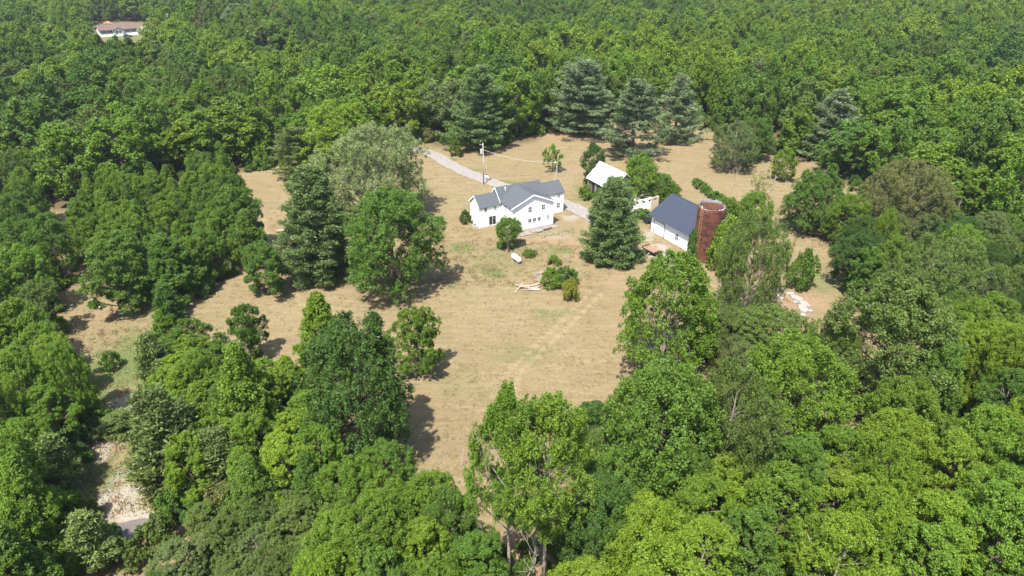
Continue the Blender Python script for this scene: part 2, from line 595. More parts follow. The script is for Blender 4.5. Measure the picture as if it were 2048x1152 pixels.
# pines
store_form('pine_a', 18, 5.6, pine_form(71, 18, 5.6, 0.6, tufts=84, whorl=.75, thick=1.7, ragged=.6, taper=.7), M['needle'], M['bark'])
store_form('pine_b', 18, 5.6, pine_form(72, 18, 5.6, 1.2, tufts=54, gap=.1, whorl=.85, thick=1.4), M['needle'], M['bark'])
store_form('pine_c', 18, 5.6, pine_form(73, 18, 5.6, 1.6, gap=.32, tufts=50, whorl=1.05, thick=1.2), M['needle'], M['bark'])
store_form('pine_f', 18, 5.6, pine_form(78, 18, 5.6, 1.0, tufts=50, gap=.18, whorl=.95, thick=1.6, taper=.85, droop=.2), M['needle'], M['bark'])
store_form('pine_g', 18, 5.6, pine_form(79, 18, 5.6, 1.8, tufts=52, gap=.22, whorl=.8, thick=1.3, taper=.52, droop=.06), M['needle'], M['bark'])
store_form('pine_d', 8, 2.4, pine_form(74, 8, 2.4, 0.5, tufts=26, blades=8, blade=.26, whorl=.5, thick=1.5), M['needle'], M['bark'])
store_form('pine_e', 8, 2.2, pine_form(75, 8, 2.2, 2.2, tufts=18, blades=8, blade=.26, whorl=.65, gap=.3, thick=1.3), M['needle'], M['bark'])

# ------------------------------------------------------------------ where every tree stands
rng = np.random.default_rng(7)
TREES = []


def depth(X, Y, Z):
    return Y * CP - (Z - CAM_H) * SP


def put(name, form, bx, by, top, width, colour, label, group=None, rot=None, cat='tree'):
    X, Y = at(bx, by)
    Hh = height_at(X, Y, top)
    Rr = width / 2 / (FPX / depth(X, Y, Hh * .5)) / (.86 if name == 'pine_tree' else 1.12)
    TREES.append(dict(name=name, form=form, X=X, Y=Y, H=Hh, R=Rr, rot=rng.uniform(0, 6.28) if rot is None else rot, col=GREEN[colour], label=label, group=group, cat=cat, hero=True))


P_, B_, S_ = 'pine_tree', 'broadleaf_tree', 'shrub'
# pines
put(P_, 'pine_a', 650, 550, 333, 146, 'pine', "broad blue-green pine standing alone left of the big round lawn tree")
put(P_, 'pine_a', 1218, 522, 356, 108, 'pine', "green pine in front of the white roofed barn, its skirt brushing the drive", rot=1.0)
put(P_, 'pine_b', 963, 296, 136, 116, 'pine', "dark pine behind the utility pole at the wood edge")
put(P_, 'pine_g', 1168, 270, 122, 118, 'bluepine', "leftmost of the three grey-green pines behind the barn")
put(P_, 'pine_c', 1263, 312, 158, 134, 'bluepine', "thin-skirted blue-grey pine in the middle of three behind the barn")
put(P_, 'pine_f', 1348, 284, 150, 96, 'bluepine', "rightmost and narrowest of the three grey-green pines behind the barn")
put(P_, 'pine_f', 1652, 310, 180, 120, 'bluepine', "pale blue-grey pine rising from the woods at the upper right")
put(P_, 'pine_g', 601, 356, 256, 84, 'loblolly', "small pine with a bare lower trunk at the left end of the lawn")
put(P_, 'pine_d', 352, 975, 790, 124, 'loblolly', "largest young pine beside the sandy track at the lower left")
put(P_, 'pine_d', 452, 985, 868, 100, 'loblolly', "young pine right of the largest one by the sandy track")
put(P_, 'pine_d', 322, 786, 672, 66, 'loblolly', "slim grey-green young pine at the head of the sandy track")
put(P_, 'pine_e', 142, 978, 872, 66, 'loblolly', "thin young pine with a bare stem left of the sandy track")
put(P_, 'pine_e', 204, 1132, 1030, 84, 'loblolly', "sparse young pine standing left of the small muddy pool")
put(P_, 'pine_d', 246, 858, 824, 66, 'loblolly', "low bushy pine sapling on the pale sand of the track")
put(P_, 'pine_d', 340, 640, 572, 50, 'deep', "narrow young evergreen at the tip of the left grove")
put(P_, 'pine_b', 482, 96, 10, 78, 'bluepine', "far grey pine left of its twin, right of the distant white house")
put(P_, 'pine_b', 545, 98, 34, 66, 'bluepine', "smaller far grey pine right of its twin near the top edge")
put(P_, 'pine_b', 790, 130, 52, 62, 'dusty', "far dull grey-brown conifer above the bright green woods")

# lone trees of the clearing and the big near trees
put(B_, 'round_a', 790, 585, 382, 190, 'mid', "large round green tree on the lawn left of the white farmhouse")
put(B_, 'feather_a', 762, 442, 252, 220, 'silver', "wide silvery grey-green tree behind the big round lawn tree")
put(B_, 'round_b', 688, 348, 206, 170, 'lime', "fresh green rounded tree behind the silvery one")
put(B_, 'round_b', 735, 905, 642, 220, 'deep', "big dark green tree with drooping layers at the lower edge of the lawn", rot=.4)
put(B_, 'cone_a', 660, 775, 588, 140, 'lime', "yellow-green pointed tree just behind the big dark drooping one")
put(B_, 'cone_b', 838, 748, 617, 100, 'bright', "small pointed tree right of the big dark drooping tree")
put(B_, 'open_a', 1322, 742, 512, 225, 'bright', "light green open tree with forked limbs right of the lawn")
put(B_, 'feather_a', 1484, 636, 430, 150, 'olive', "dull olive tree right of the brick-red silo", rot=2.)
put(B_, 'round_a', 1535, 735, 624, 170, 'olive', "grey-olive thicket tree below the pale rubble row")
put(B_, 'sapling_a', 1105, 342, 290, 46, 'bright', "small airy fruit tree on the mown grass behind the farmhouse")
put(B_, 'cone_b', 911, 312, 274, 28, 'bright', "little green sapling beside the drive where it enters the woods")
put(B_, 'round_b', 1276, 400, 312, 84, 'bright', "bright green tree growing out of the ruined barn's right end")
put(B_, 'round_a', 1318, 402, 348, 66, 'mid', "green tree leaning over the white block shed roof")
put(B_, 'oval_a', 1184, 372, 286, 56, 'deep', "dark upright tree hugging the barn's left end")
put(B_, 'feather_a', 1462, 338, 246, 106, 'dusty', "grey twiggy tree at the upper right edge of the lawn", rot=1.)
put(B_, 'round_b', 1500, 318, 236, 80, 'mid', "green tree right behind the grey twiggy one")
put(B_, 'oval_b', 1563, 360, 298, 56, 'lime', "bright yellow-green rounded tree in front of the pale pine at right")
put(B_, 'round_b', 1615, 462, 345, 118, 'mid', "low spreading green tree on the right arm of the lawn")
put(B_, 'round_a', 1500, 470, 385, 70, 'bright', "light green bushy tree at the end of the overgrown fence")
put(B_, 'round_a', 1445, 470, 398, 76, 'bright', "leafy tree directly right of the silo's top")
put(B_, 'oval_a', 1700, 580, 468, 96, 'deep', "dark green tree at the right end of the clearing")
put(B_, 'open_a', 1745, 560, 420, 70, 'lime', "bright tree showing its pale stem at the right wood edge")
put(B_, 'feather_a', 1790, 490, 325, 160, 'rust', "brownish yellow-tinged tree at the right wood edge")
put(B_, 'feather_a', 1850, 650, 478, 190, 'olive', "broad olive dome tree low at the right side")
put(B_, 'round_a', 1740, 830, 570, 250, 'olive', "largest dull olive tree left of the bright lower right woods", rot=3.)
put(B_, 'feather_a', 1650, 810, 655, 110, 'olive', "olive tree between the rubble row and the largest olive crown")
put(B_, 'round_b', 1552, 900, 682, 210, 'bright', "bright green tree in front of the largest olive crown")
put(B_, 'round_a', 1300, 1040, 735, 240, 'mid', "big green dome tree at the lower right end of the lawn", rot=5.)
put(B_, 'feather_a', 1430, 1010, 740, 220, 'olive', "dull green tree with grey dead limbs near the lower right lawn end")
put(B_, 'tall_a', 1018, 1160, 778, 170, 'bright', "tall airy tree with a straight pale trunk at the bottom middle", rot=.3)
put(B_, 'tall_b', 1088, 1164, 796, 205, 'bright', "tall tree with a leaning pale trunk at the bottom middle", rot=2.2)
put(B_, 'round_a', 1190, 1180, 960, 160, 'deep', "shaded dark green tree right of the leaning pale trunk")
put(B_, 'cone_a', 512, 900, 690, 165, 'bright', "bright light-green tree at the heart of the lower left thicket")
put(B_, 'cone_b', 505, 720, 612, 84, 'mid', "pointed green tree at the top of the lower left thicket")
put(B_, 'cone_a', 335, 690, 620, 64, 'bright', "small green tree where the lower left thicket meets the lawn")
put(B_, 'cone_b', 400, 740, 640, 90, 'mid', "leafy young tree second from the top of the lower left thicket")
# right column of the left grove
for i, (x, y, tp, w) in enumerate([(486, 500, 372, 100), (508, 528, 420, 100), (540, 588, 488, 92), (352, 600, 470, 150), (270, 612, 470, 150)]):
    put(B_, 'cone_a' if i % 2 else 'cone_b', x, y, tp, w, 'mid', [
        "rearmost tree of the pointed column beside the left lawn strip", "middle tree of the pointed column beside the left lawn strip",
        "front tree of the pointed column beside the left lawn strip", "front right tree of the left grove, skirt on the grass", "front left tree of the left grove, skirt on the grass"][i])
# shrubs
for (x_, y_, tp_, w_, c_, l_) in [(205, 1085, 1050, 70, 'mid', 'low green bush on the near side of the muddy pool'), (330, 1095, 1040, 90, 'olive', 'dull bush right of the muddy pool'), (175, 1040, 1005, 60, 'mid', 'bush between the thin pine and the muddy pool'), (350, 1030, 985, 80, 'mid', 'green bush where the sand meets the right thicket'), (260, 1125, 1085, 90, 'olive', 'olive bush below the muddy pool'), (160, 930, 895, 60, 'deep', 'dark bush left of the middle of the sandy track'), (225, 735, 705, 44, 'mid', 'small bush at the head of the sandy track')]:
    put(S_, 'shrub_b', x_, y_, tp_, w_, c_, l_, cat='shrub')
for (x_, y_, tp_, w_, l_) in [(1060, 1118, 1085, 60, 'behind the thin dead tree'), (1125, 1135, 1080, 90, 'right of the leaning pale trunk'), (990, 1140, 1090, 70, 'left of the straight pale trunk'), (1045, 1160, 1130, 50, 'at the foot of the thin dead tree')]:
    put(S_, 'shrub_b', x_, y_, tp_, w_, 'mid', "leafy shrub " + l_ + " at the bottom edge", cat='shrub')
put(S_, 'shrub_a', 931, 446, 422, 27, 'deep', "round dark shrub at the farmhouse's left gable", cat='shrub')
put(S_, 'shrub_a', 1140, 600, 560, 40, 'gold', "small yellowish bush in front of the bramble mound", cat='shrub')
put(S_, 'shrub_b', 1098, 572, 538, 50, 'bright', "left half of the bramble mound behind the log pile", cat='shrub')
put(S_, 'shrub_b', 1130, 566, 536, 56, 'mid', "right half of the bramble mound beside the yellowish bush", cat='shrub')
put(S_, 'shrub_a', 1060, 512, 500, 34, 'mid', "low weeds growing right of the propane tank", cat='shrub')
put(S_, 'shrub_b', 1110, 528, 512, 30, 'bright', "small bush behind the brush pile", cat='shrub')
put(S_, 'shrub_b', 1172, 398, 372, 30, 'bright', "low bush at the barn's left corner", cat='shrub')
put(S_, 'shrub_a', 1197, 408, 380, 34, 'mid', "bush against the barn's plank wall", cat='shrub')
put(S_, 'shrub_b', 1282, 436, 420, 44, 'mid', "weedy bush at the foot of the white block shed", cat='shrub')
put(S_, 'shrub_a', 1600, 578, 505, 62, 'mid', "rounded bush alone on the grass above the rubble row", cat='shrub')
put(S_, 'shrub_b', 1384, 522, 462, 30, 'mid', "climbing greenery at the foot of the silo on the garage side", cat='shrub')
put(S_, 'shrub_a', 1448, 545, 446, 84, 'bright', "leafy bush wrapping the right side of the silo", cat='shrub')
put(S_, 'shrub_b', 1342, 392, 365, 40, 'mid', "bush at the far end of the white block shed", cat='shrub')
put('sapling', 'wispy_a', 1516, 394, 344, 52, 'straw', "thin half-bare yellowish fruit tree on the right lawn")


def fill(poly, n, Hr, Rr, gap, colours, forms, label, group, name=B_, seed=1, cat='tree', low=0.0):
    """trees whose TOPS show inside a patch of the photograph"""
    g = np.random.default_rng(seed)
    xs = [p[0] for p in poly]
    ys = [p[1] for p in poly]
    mine = []
    others = [(t['X'], t['Y'], t['R']) for t in TREES]
    tries = 0
    while len(mine) < n and tries < 4000:
        tries += 1
        px, py = g.uniform(min(xs), max(xs)), g.uniform(min(ys), max(ys))
        if not inside(poly, [px], [py])[0]:
            continue
        Hh = g.uniform(*Hr)
        X, Y = at(px, py, Hh * .93)
        if any((X - a) ** 2 + (Y - b) ** 2 < gap ** 2 for a, b in mine):
            continue
        if any((X - a) ** 2 + (Y - b) ** 2 < max(gap * .6, r * .62) ** 2 for a, b, r in others):
            continue
        mine.append((X, Y))
        TREES.append(dict(name=name, form=forms[g.integers(len(forms))], X=X, Y=Y, H=Hh, R=g.uniform(*Rr), rot=g.uniform(0, 6.28), col=GREEN[colours[g.integers(len(colours))]], label=label, group=group, cat=cat, hero=False))


NEAR = ['oval_a', 'oval_b', 'round_a', 'round_b', 'tall_a']
fill([(-120, 290), (40, 300), (85, 380), (90, 520), (55, 600), (60, 640), (-160, 640)], 34, (9, 13), (2.8, 3.9), 4.6, ['bright', 'mid', 'mid', 'olive'], NEAR, "green tree in the shaded wood edge at the left, above the grass inlet", "trees along the upper left edge", seed=21)
fill([(-200, 640), (60, 640), (100, 650), (125, 700), (90, 760), (45, 850), (30, 900), (20, 1000), (0, 1100), (0, 1260), (-300, 1260)], 46, (8, 13), (2.5, 3.7), 3.9, ['lime', 'bright', 'bright', 'mid'], NEAR + ['cone_a'], "yellow-green tree in the dense wood left of the sandy track", "trees left of the sandy track", seed=22)
fill([(140, 400), (185, 325), (330, 330), (440, 285), (475, 310), (480, 400), (410, 455), (395, 490), (330, 505), (200, 500), (165, 470)], 72, (7.5, 10), (2.3, 3.0), 2.75, ['mid', 'bright', 'bright'], ['cone_a', 'cone_a', 'cone_b', 'oval_a'], "green tree packed inside the left grove", "trees of the left grove", seed=23)
fill([(335, 720), (350, 670), (440, 690), (500, 690), (570, 720), (600, 780), (650, 880), (620, 940), (400, 920), (345, 860), (325, 800)], 30, (6.5, 9.5), (2.3, 3.3), 3.2, ['bright', 'lime', 'mid', 'bright'], ['cone_a', 'cone_b', 'oval_b'], "young light green tree in the lower left thicket", "trees of the lower left thicket", seed=24)
fill([(400, 985), (480, 950), (660, 930), (700, 1000), (640, 1090), (560, 1200), (200, 1260), (310, 1140), (385, 1050)], 34, (4, 6.5), (2.0, 3.0), 3.0, ['olive', 'dusty', 'olive', 'mid'], ['feather_a', 'round_a', 'oval_a'], "dull green willow-like bush tree along the bottom left", "bush trees along the bottom left", seed=25)
fill([(700, 910), (790, 890), (850, 940), (920, 985), (950, 1050), (965, 1150), (980, 1250), (560, 1260), (600, 1130), (680, 980)], 22, (8, 12), (2.6, 3.6), 3.8, ['bright', 'lime', 'bright', 'mid'], ['round_a', 'round_b', 'oval_a', 'open_a'], "leafy bright green tree along the bottom middle, left of the tall trunks", "trees along the bottom middle", seed=26)
fill([(1180, 1010), (1290, 960), (1470, 930), (1600, 870), (1700, 850), (1780, 770), (1850, 700), (1950, 655), (2060, 640), (2250, 640), (2400, 1260), (1130, 1280)], 84, (10, 15), (2.9, 4.1), 4.5, ['lime', 'bright', 'lime', 'lime', 'bright', 'lime', 'mid'], NEAR, "sunlit yellow-green tree in the dense wood filling the lower right", "trees of the lower right wood", seed=27)
fill([(1690, 395), (1800, 405), (2050, 420), (2200, 430), (2200, 610), (2060, 620), (1930, 620), (1880, 560), (1780, 560), (1720, 480)], 40, (7, 11), (2.6, 3.8), 4.3, ['olive', 'mid', 'deep', 'dusty', 'bright'], ['round_a', 'feather_a', 'oval_a', 'oval_b'], "mixed green tree in the scrubby wood at the right side", "trees of the right scrub wood", seed=28)
fill([(1440, 610), (1515, 640), (1560, 690), (1470, 700)], 6, (5, 7), (2.2, 2.8), 3.4, ['olive', 'dusty', 'mid'], ['round_a', 'feather_a'], "olive bush tree in the thicket below the silo's right side", "bush trees below the silo", seed=29)

fill([(1180, 800), (1280, 770), (1450, 760), (1520, 830), (1480, 930), (1300, 960), (1190, 930)], 12, (9, 12), (3.2, 4.2), 4.6, ['mid', 'olive', 'mid', 'deep'], ['round_a', 'feather_a', 'round_b', 'oval_a'], "x", "trees at the lower right end of the lawn", seed=30)
# the wood behind the clearing: edge of the wood given where it meets the grass
EDGE_X = [-600, 0, 100, 180, 330, 480, 540, 640, 700, 800, 860, 900, 1000, 1050, 1120, 1200, 1300, 1390, 1420, 1480, 1540, 1620, 1680, 1720, 1800, 1900, 2048, 2600]
EDGE_Y = [420, 425, 425, 412, 392, 346, 332, 320, 308, 292, 284, 286, 284, 274, 260, 246, 240, 246, 262, 286, 304, 316, 340, 388, 430, 470, 500, 520]


def field(X, Y, s, ph):
    return np.sin(X / s + ph) * np.cos(Y / s * 1.13 - ph * 1.7) + .6 * np.sin((X + Y) / s * 1.9 + ph * 3.1) + .5 * np.cos((X - 1.3 * Y) / s * 2.7 + ph)


g = np.random.default_rng(99)
cell = 7.7
gx, gy = np.meshgrid(np.arange(-640, 640, cell), np.arange(110, 920, cell))
gx = (gx + g.uniform(-.5, .5, gx.shape) * cell * .95 + (np.floor(gy / cell) % 2) * cell * .5).ravel()
gy = (gy + g.uniform(-.5, .5, gy.shape) * cell * .95).ravel()
bpx, bpy_ = pix(gx, gy)
ok = (bpy_ < np.interp(bpx, EDGE_X, EDGE_Y) - 2) & (bpx > -180) & (bpx < 2230)
# the distant house's yard and its road
ok &= ~((bpx > 186) & (bpx < 318) & (bpy_ > 44) & (bpy_ < 156))
ok &= ~((bpx > 172) & (bpx < 200) & (bpy_ > 52) & (bpy_ < 110))
ok &= ~((bpx > 315) & (bpx < 462) & (bpy_ > 60) & (bpy_ < 92))
keep = []
heroes = np.array([(t['X'], t['Y'], t['R']) for t in TREES])
for X, Y in zip(gx[ok], gy[ok]):
    dd = (heroes[:, 0] - X) ** 2 + (heroes[:, 1] - Y) ** 2
    keep.append(bool((dd > np.maximum(3.6, heroes[:, 2] * .75) ** 2).all()))
keep = np.array(keep)
bx, by = gx[ok][keep], gy[ok][keep]
f1 = field(bx, by, 46., .4)
f2 = field(bx, by, 23., 2.1)
fh = field(bx, by, 60., 4.)
bh = np.clip(15.4 + 2.0 * fh + g.normal(size=len(bx)) * 3.3, 7, 25)
br = np.clip(5.3 + .5 * f2 + g.normal(size=len(bx)) * 1.15, 2.9, 8.5)
left_shade = np.clip((-40 - bx) / 60, 0, 1) * np.clip((260 - by) / 80, 0, 1)  # backlit shade of the left wood, put into its leaf colours
cols = []
for i in range(len(bx)):
    v = .55 + f1[i] + .8 * f2[i] + g.normal() * .6 - 1.3 * left_shade[i]
    if g.uniform() < .025:
        c = 'dusty' if g.uniform() < .85 else 'rust'
    elif v > 1.25:
        c = 'lime'
    elif v > -.1:
        c = 'bright'
    elif v > -1.3:
        c = 'mid'
    elif v > -2.0:
        c = 'olive'
    else:
        c = 'deep'
    cols.append(c)
TONE = {GREEN['lime']: 'yellow-green', GREEN['bright']: 'bright green', GREEN['mid']: 'mid-green', GREEN['deep']: 'dark green', GREEN['olive']: 'olive', GREEN['dusty']: 'grey-green', GREEN['rust']: 'brownish'}


def label_by_place(items, where):
    P = [pix(t['X'], t['Y'], t['H'] * .8) for t in items]
    xs = sorted(p[0] for p in P)
    ys = sorted(p[1] for p in P)
    n = len(P)
    for t, (x, y) in zip(items, P):
        h_ = 'left' if x < xs[n // 3] else ('right' if x >= xs[2 * n // 3] else 'middle')
        v_ = 'upper' if y < ys[n // 3] else ('lower' if y >= ys[2 * n // 3] else 'central')
        t['label'] = "%s tree, %s %s in the %s" % (TONE.get(t['col'], 'green'), v_, h_, where)


order = np.argsort(by ** 2 + bx ** 2)
N_INDIVIDUAL = 20
zones = [(-1e9, 560, "green tree at the edge of the background wood, left of the silvery tree", "background wood edge, left"),
         (560, 1120, "green tree at the edge of the background wood behind the farmhouse drive", "background wood edge, middle"),
         (1120, 1e9, "green tree at the edge of the background wood behind the pines and right lawn", "background wood edge, right")]
FAR = []
cnt = 0
for i in order:
    px, _ = pix(bx[i], by[i])
    inview = -20 < px < 2068
    if cnt < N_INDIVIDUAL and inview:
        z = [q for q in zones if q[0] <= px < q[1]][0]
        TREES.append(dict(name=B_, form='mid_%d' % g.integers(9), X=bx[i], Y=by[i], H=bh[i], R=br[i], rot=g.uniform(0, 6.28), col=GREEN[cols[i]], label=z[2], group=z[3], cat='tree', hero=False))
        cnt += 1
    else:
        FAR.append(i)

WHERE = {"trees along the upper left edge": "shaded wood edge at the far left", "trees left of the sandy track": "wood left of the sandy track", "trees of the left grove": "left grove",
         "trees of the lower left thicket": "lower left thicket", "bush trees along the bottom left": "scrub along the bottom left", "trees along the bottom middle": "wood left of the tall trunks",
         "trees of the lower right wood": "dense lower right wood", "trees of the right scrub wood": "right scrub wood", "bush trees below the silo": "thicket below the silo", "trees at the lower right end of the lawn": "dull green mass at the lawn's lower right"}
for z in zones:
    WHERE[z[3]] = {"background wood edge, left": "wood edge behind the left grove", "background wood edge, middle": "wood edge behind the farmhouse", "background wood edge, right": "wood edge behind the right lawn"}[z[3]]
for gname, where in WHERE.items():
    label_by_place([t for t in TREES if t['group'] == gname], where)

# ------------------------------------------------------------------ ground
FOREST = np.array([(t['X'], t['Y'], t['R']) for t in TREES if not t['hero'] and t['name'] == B_] + [(bx[i], by[i], br[i]) for i in FAR])


def axis(a, b, step, lo, hi, grow=1.16):
    fine = list(np.arange(a, b + .01, step))
    s, x, out = step, b, []
    while x < hi:
        s *= grow
        x += s
        out.append(x)
    s, x, inn = step, a, []
    while x > lo:
        s *= grow
        x -= s
        inn.append(x)
    return np.array(inn[::-1] + fine + out)


GX = axis(-70, 78, 0.55, -5200, 5200)
GY = axis(38, 190, 0.55, -1500, 7500)
XX, YY = np.meshgrid(GX, GY)
PXg, PYg = pix(XX, np.maximum(YY, 8.0))


def blob(px, py, rx, ry, soft=.5, rot=0.0):
    """an irregular patch centred on a pixel, radii in metres"""
    x0, y0 = at(px, py)
    dx, dy = XX - x0, YY - y0
    c, s = math.cos(rot), math.sin(rot)
    a, b = dx * c + dy * s, -dx * s + dy * c
    d = np.sqrt((a / rx) ** 2 + (b / ry) ** 2)
    d += .18 * np.sin(XX * 1.3 + YY * .7) + .15 * np.sin(YY * 1.9 - XX * .6 + 2) + .1 * np.sin(XX * 3.1 + 1)
    return np.clip((1 + soft - d) / (2 * soft), 0, 1)


def line_mask(pts, w, soft):
    m = np.zeros_like(XX)
    P = [at(*p) for p in pts]
    for (x1, y1), (x2, y2) in zip(P[:-1], P[1:]):
        L2 = (x2 - x1) ** 2 + (y2 - y1) ** 2
        t = np.clip(((XX - x1) * (x2 - x1) + (YY - y1) * (y2 - y1)) / L2, 0, 1)
        d = np.hypot(XX - x1 - t * (x2 - x1), YY - y1 - t * (y2 - y1)) + .25 * np.sin(XX * 1.7 + YY * 2.3)
        m = np.maximum(m, np.clip((w + soft - d) / (2 * soft), 0, 1))
    return m


green = np.zeros_like(XX)
for (px, py, rx, ry, s) in [(925, 495, 3.2, 2.2, .75), (985, 545, 2.6, 1.8, .8), (960, 532, 2.5, 1.5, .5), (1010, 470, 3, 2, .3), (1000, 520, 9, 7, .35), (1075, 520, 7, 6, .3),
                            (1120, 500, 3, 2, .7), (1180, 385, 4, 7, .6), (1010, 365, 6, 2.0, .6), (900, 318, 4, 1.5, .5), (940, 340, 5, 1.6, .6), (1040, 705, 7, 4, .35), (880, 560, 4, 3, .25),
                            (960, 700, 9, 6, .25), (900, 760, 6, 5, .3), (1100, 625, 4, 2, .45), (1090, 640, 5, 2, .3), (230, 740, 5, 9, .75), (250, 690, 4, 6, .5), (300, 640, 10, 5, .3),
                            (190, 850, 3, 4, .6), (260, 930, 1.6, 3, .7), (180, 970, 4, 6, .6), (430, 610, 10, 6, .22), (700, 600, 8, 5, .15), (1640, 560, 7, 6, .45), (1590, 540, 5, 4, .4), (1340, 470, 2.5, 5, .5), (1270, 440, 4, 3, .6),
                            (1230, 500, 3, 4, .2), (1500, 420, 5, 4, .2), (240, 84, 16, 14, .9), (270, 74, 16, 14, .8), (215, 60, 24, 12, .8)]:
    green = np.maximum(green, s * blob(px, py, rx, ry))
bare = np.zeros_like(XX)
for (px, py, rx, ry, s) in [(1150, 500, 5, 5, .6), (1185, 470, 3.5, 4, .5), (1100, 480, 6, 2.5, .5), (1020, 265, 20, 8, .55), (1090, 270, 14, 8, .5), (1300, 290, 18, 8, .4), (1430, 660, 4, 7, .6), (1430, 700, 4, 5, .6),
                            (1600, 600, 5, 4, .6), (1670, 440, 4, 10, .5), (1010, 1120, 5, 4, .6), (1060, 1100, 4, 3, .5), (220, 625, 5, 4, .4), (880, 460, 4, 8, .35), (860, 330, 3, 4, .4), (610, 350, 5, 3, .5), (1240, 560, 4, 5, .4),
                            (950, 960, 6, 6, .35), (1320, 500, 4, 5, .45), (1290, 455, 4, 4, .4)]:
    bare = np.maximum(bare, s * blob(px, py, rx, ry, .6))
sand = np.zeros_like(XX)
for (px, py, rx, ry, s) in [(250, 812, 2.6, 2.6, .8), (240, 850, 1.5, 3.2, .6), (225, 885, 1.3, 2.5, .6), (205, 900, 1.8, 3, .6), (250, 950, 2.2, 3.5, .45), (240, 1000, 2.4, 2.6, .75), (258, 1035, 2.6, 1.1, .9), (290, 1036, 1.8, .7, .9),
                            (1095, 462, 5.5, 1.2, .3), (1105, 500, 3, 1.5, .25), (215, 870, 3, 6, .3)]:
    sand = np.maximum(sand, s * blob(px, py, rx, ry, .5))
gravel = np.zeros_like(XX)
for (px, py, rx, ry, s) in [(1325, 508, 3.2, 5.0, .75), (1350, 515, 3, 3.5, .7), (1295, 470, 2.5, 3, .5), (1195, 445, 2.5, 3.5, .5), (1145, 435, 2.6, 2.2, .5), (1115, 470, 4, 2, .4), (1065, 472, 7, 2.0, .3), (1110, 555, 3.6, 2.5, .7)]:
    gravel = np.maximum(gravel, s * blob(px, py, rx, ry, .45))
track = .3 * line_mask([(1205, 585), (1150, 640), (1085, 700), (1040, 745), (1020, 790)], .22, .3)
track = np.maximum(track, .28 * line_mask([(1180, 585), (1125, 640), (1060, 700), (1015, 745)], .22, .3))
track = np.maximum(track, .35 * line_mask([(520, 420), (560, 560), (640, 640)], .3, .5))
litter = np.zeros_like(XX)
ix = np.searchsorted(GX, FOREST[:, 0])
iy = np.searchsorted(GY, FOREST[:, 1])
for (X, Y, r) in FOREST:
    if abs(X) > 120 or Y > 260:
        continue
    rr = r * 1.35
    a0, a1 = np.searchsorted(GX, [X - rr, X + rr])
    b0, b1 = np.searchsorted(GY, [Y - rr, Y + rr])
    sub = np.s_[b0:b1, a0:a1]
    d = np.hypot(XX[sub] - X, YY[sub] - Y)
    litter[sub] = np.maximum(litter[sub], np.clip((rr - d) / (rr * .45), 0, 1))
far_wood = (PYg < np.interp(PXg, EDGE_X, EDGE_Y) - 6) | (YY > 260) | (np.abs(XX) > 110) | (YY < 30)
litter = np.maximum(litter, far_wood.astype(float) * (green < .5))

gm = bpy.data.meshes.new("ground")
nx, ny = len(GX), len(GY)
ZZ = .05 * np.sin(XX * .21 + .5) * np.cos(YY * .17) - .06
ZZ = np.where((np.abs(XX) < 75) & (YY > 30) & (YY < 195), ZZ, -.06)
co = np.stack([XX, YY, ZZ], -1).reshape(-1, 3)
idx = np.arange(nx * ny).reshape(ny, nx)
quads = np.stack([idx[:-1, :-1], idx[:-1, 1:], idx[1:, 1:], idx[1:, :-1]], -1).reshape(-1, 4)
gm.vertices.add(len(co))
gm.vertices.foreach_set("co", co.astype(np.float32).ravel())
gm.loops.add(quads.size)
gm.loops.foreach_set("vertex_index", quads.astype(np.int32).ravel())
gm.polygons.add(len(quads))
gm.polygons.foreach_set("loop_start", (np.arange(len(quads)) * 4).astype(np.int32))
gm.update(calc_edges=True)
for nm, arr in (("green", green), ("bare", bare), ("sand", sand), ("gravel", gravel), ("track", track), ("litter", litter)):
    a = gm.attributes.new(nm, 'FLOAT', 'POINT')
    a.data.foreach_set("value", arr.astype(np.float32).ravel())


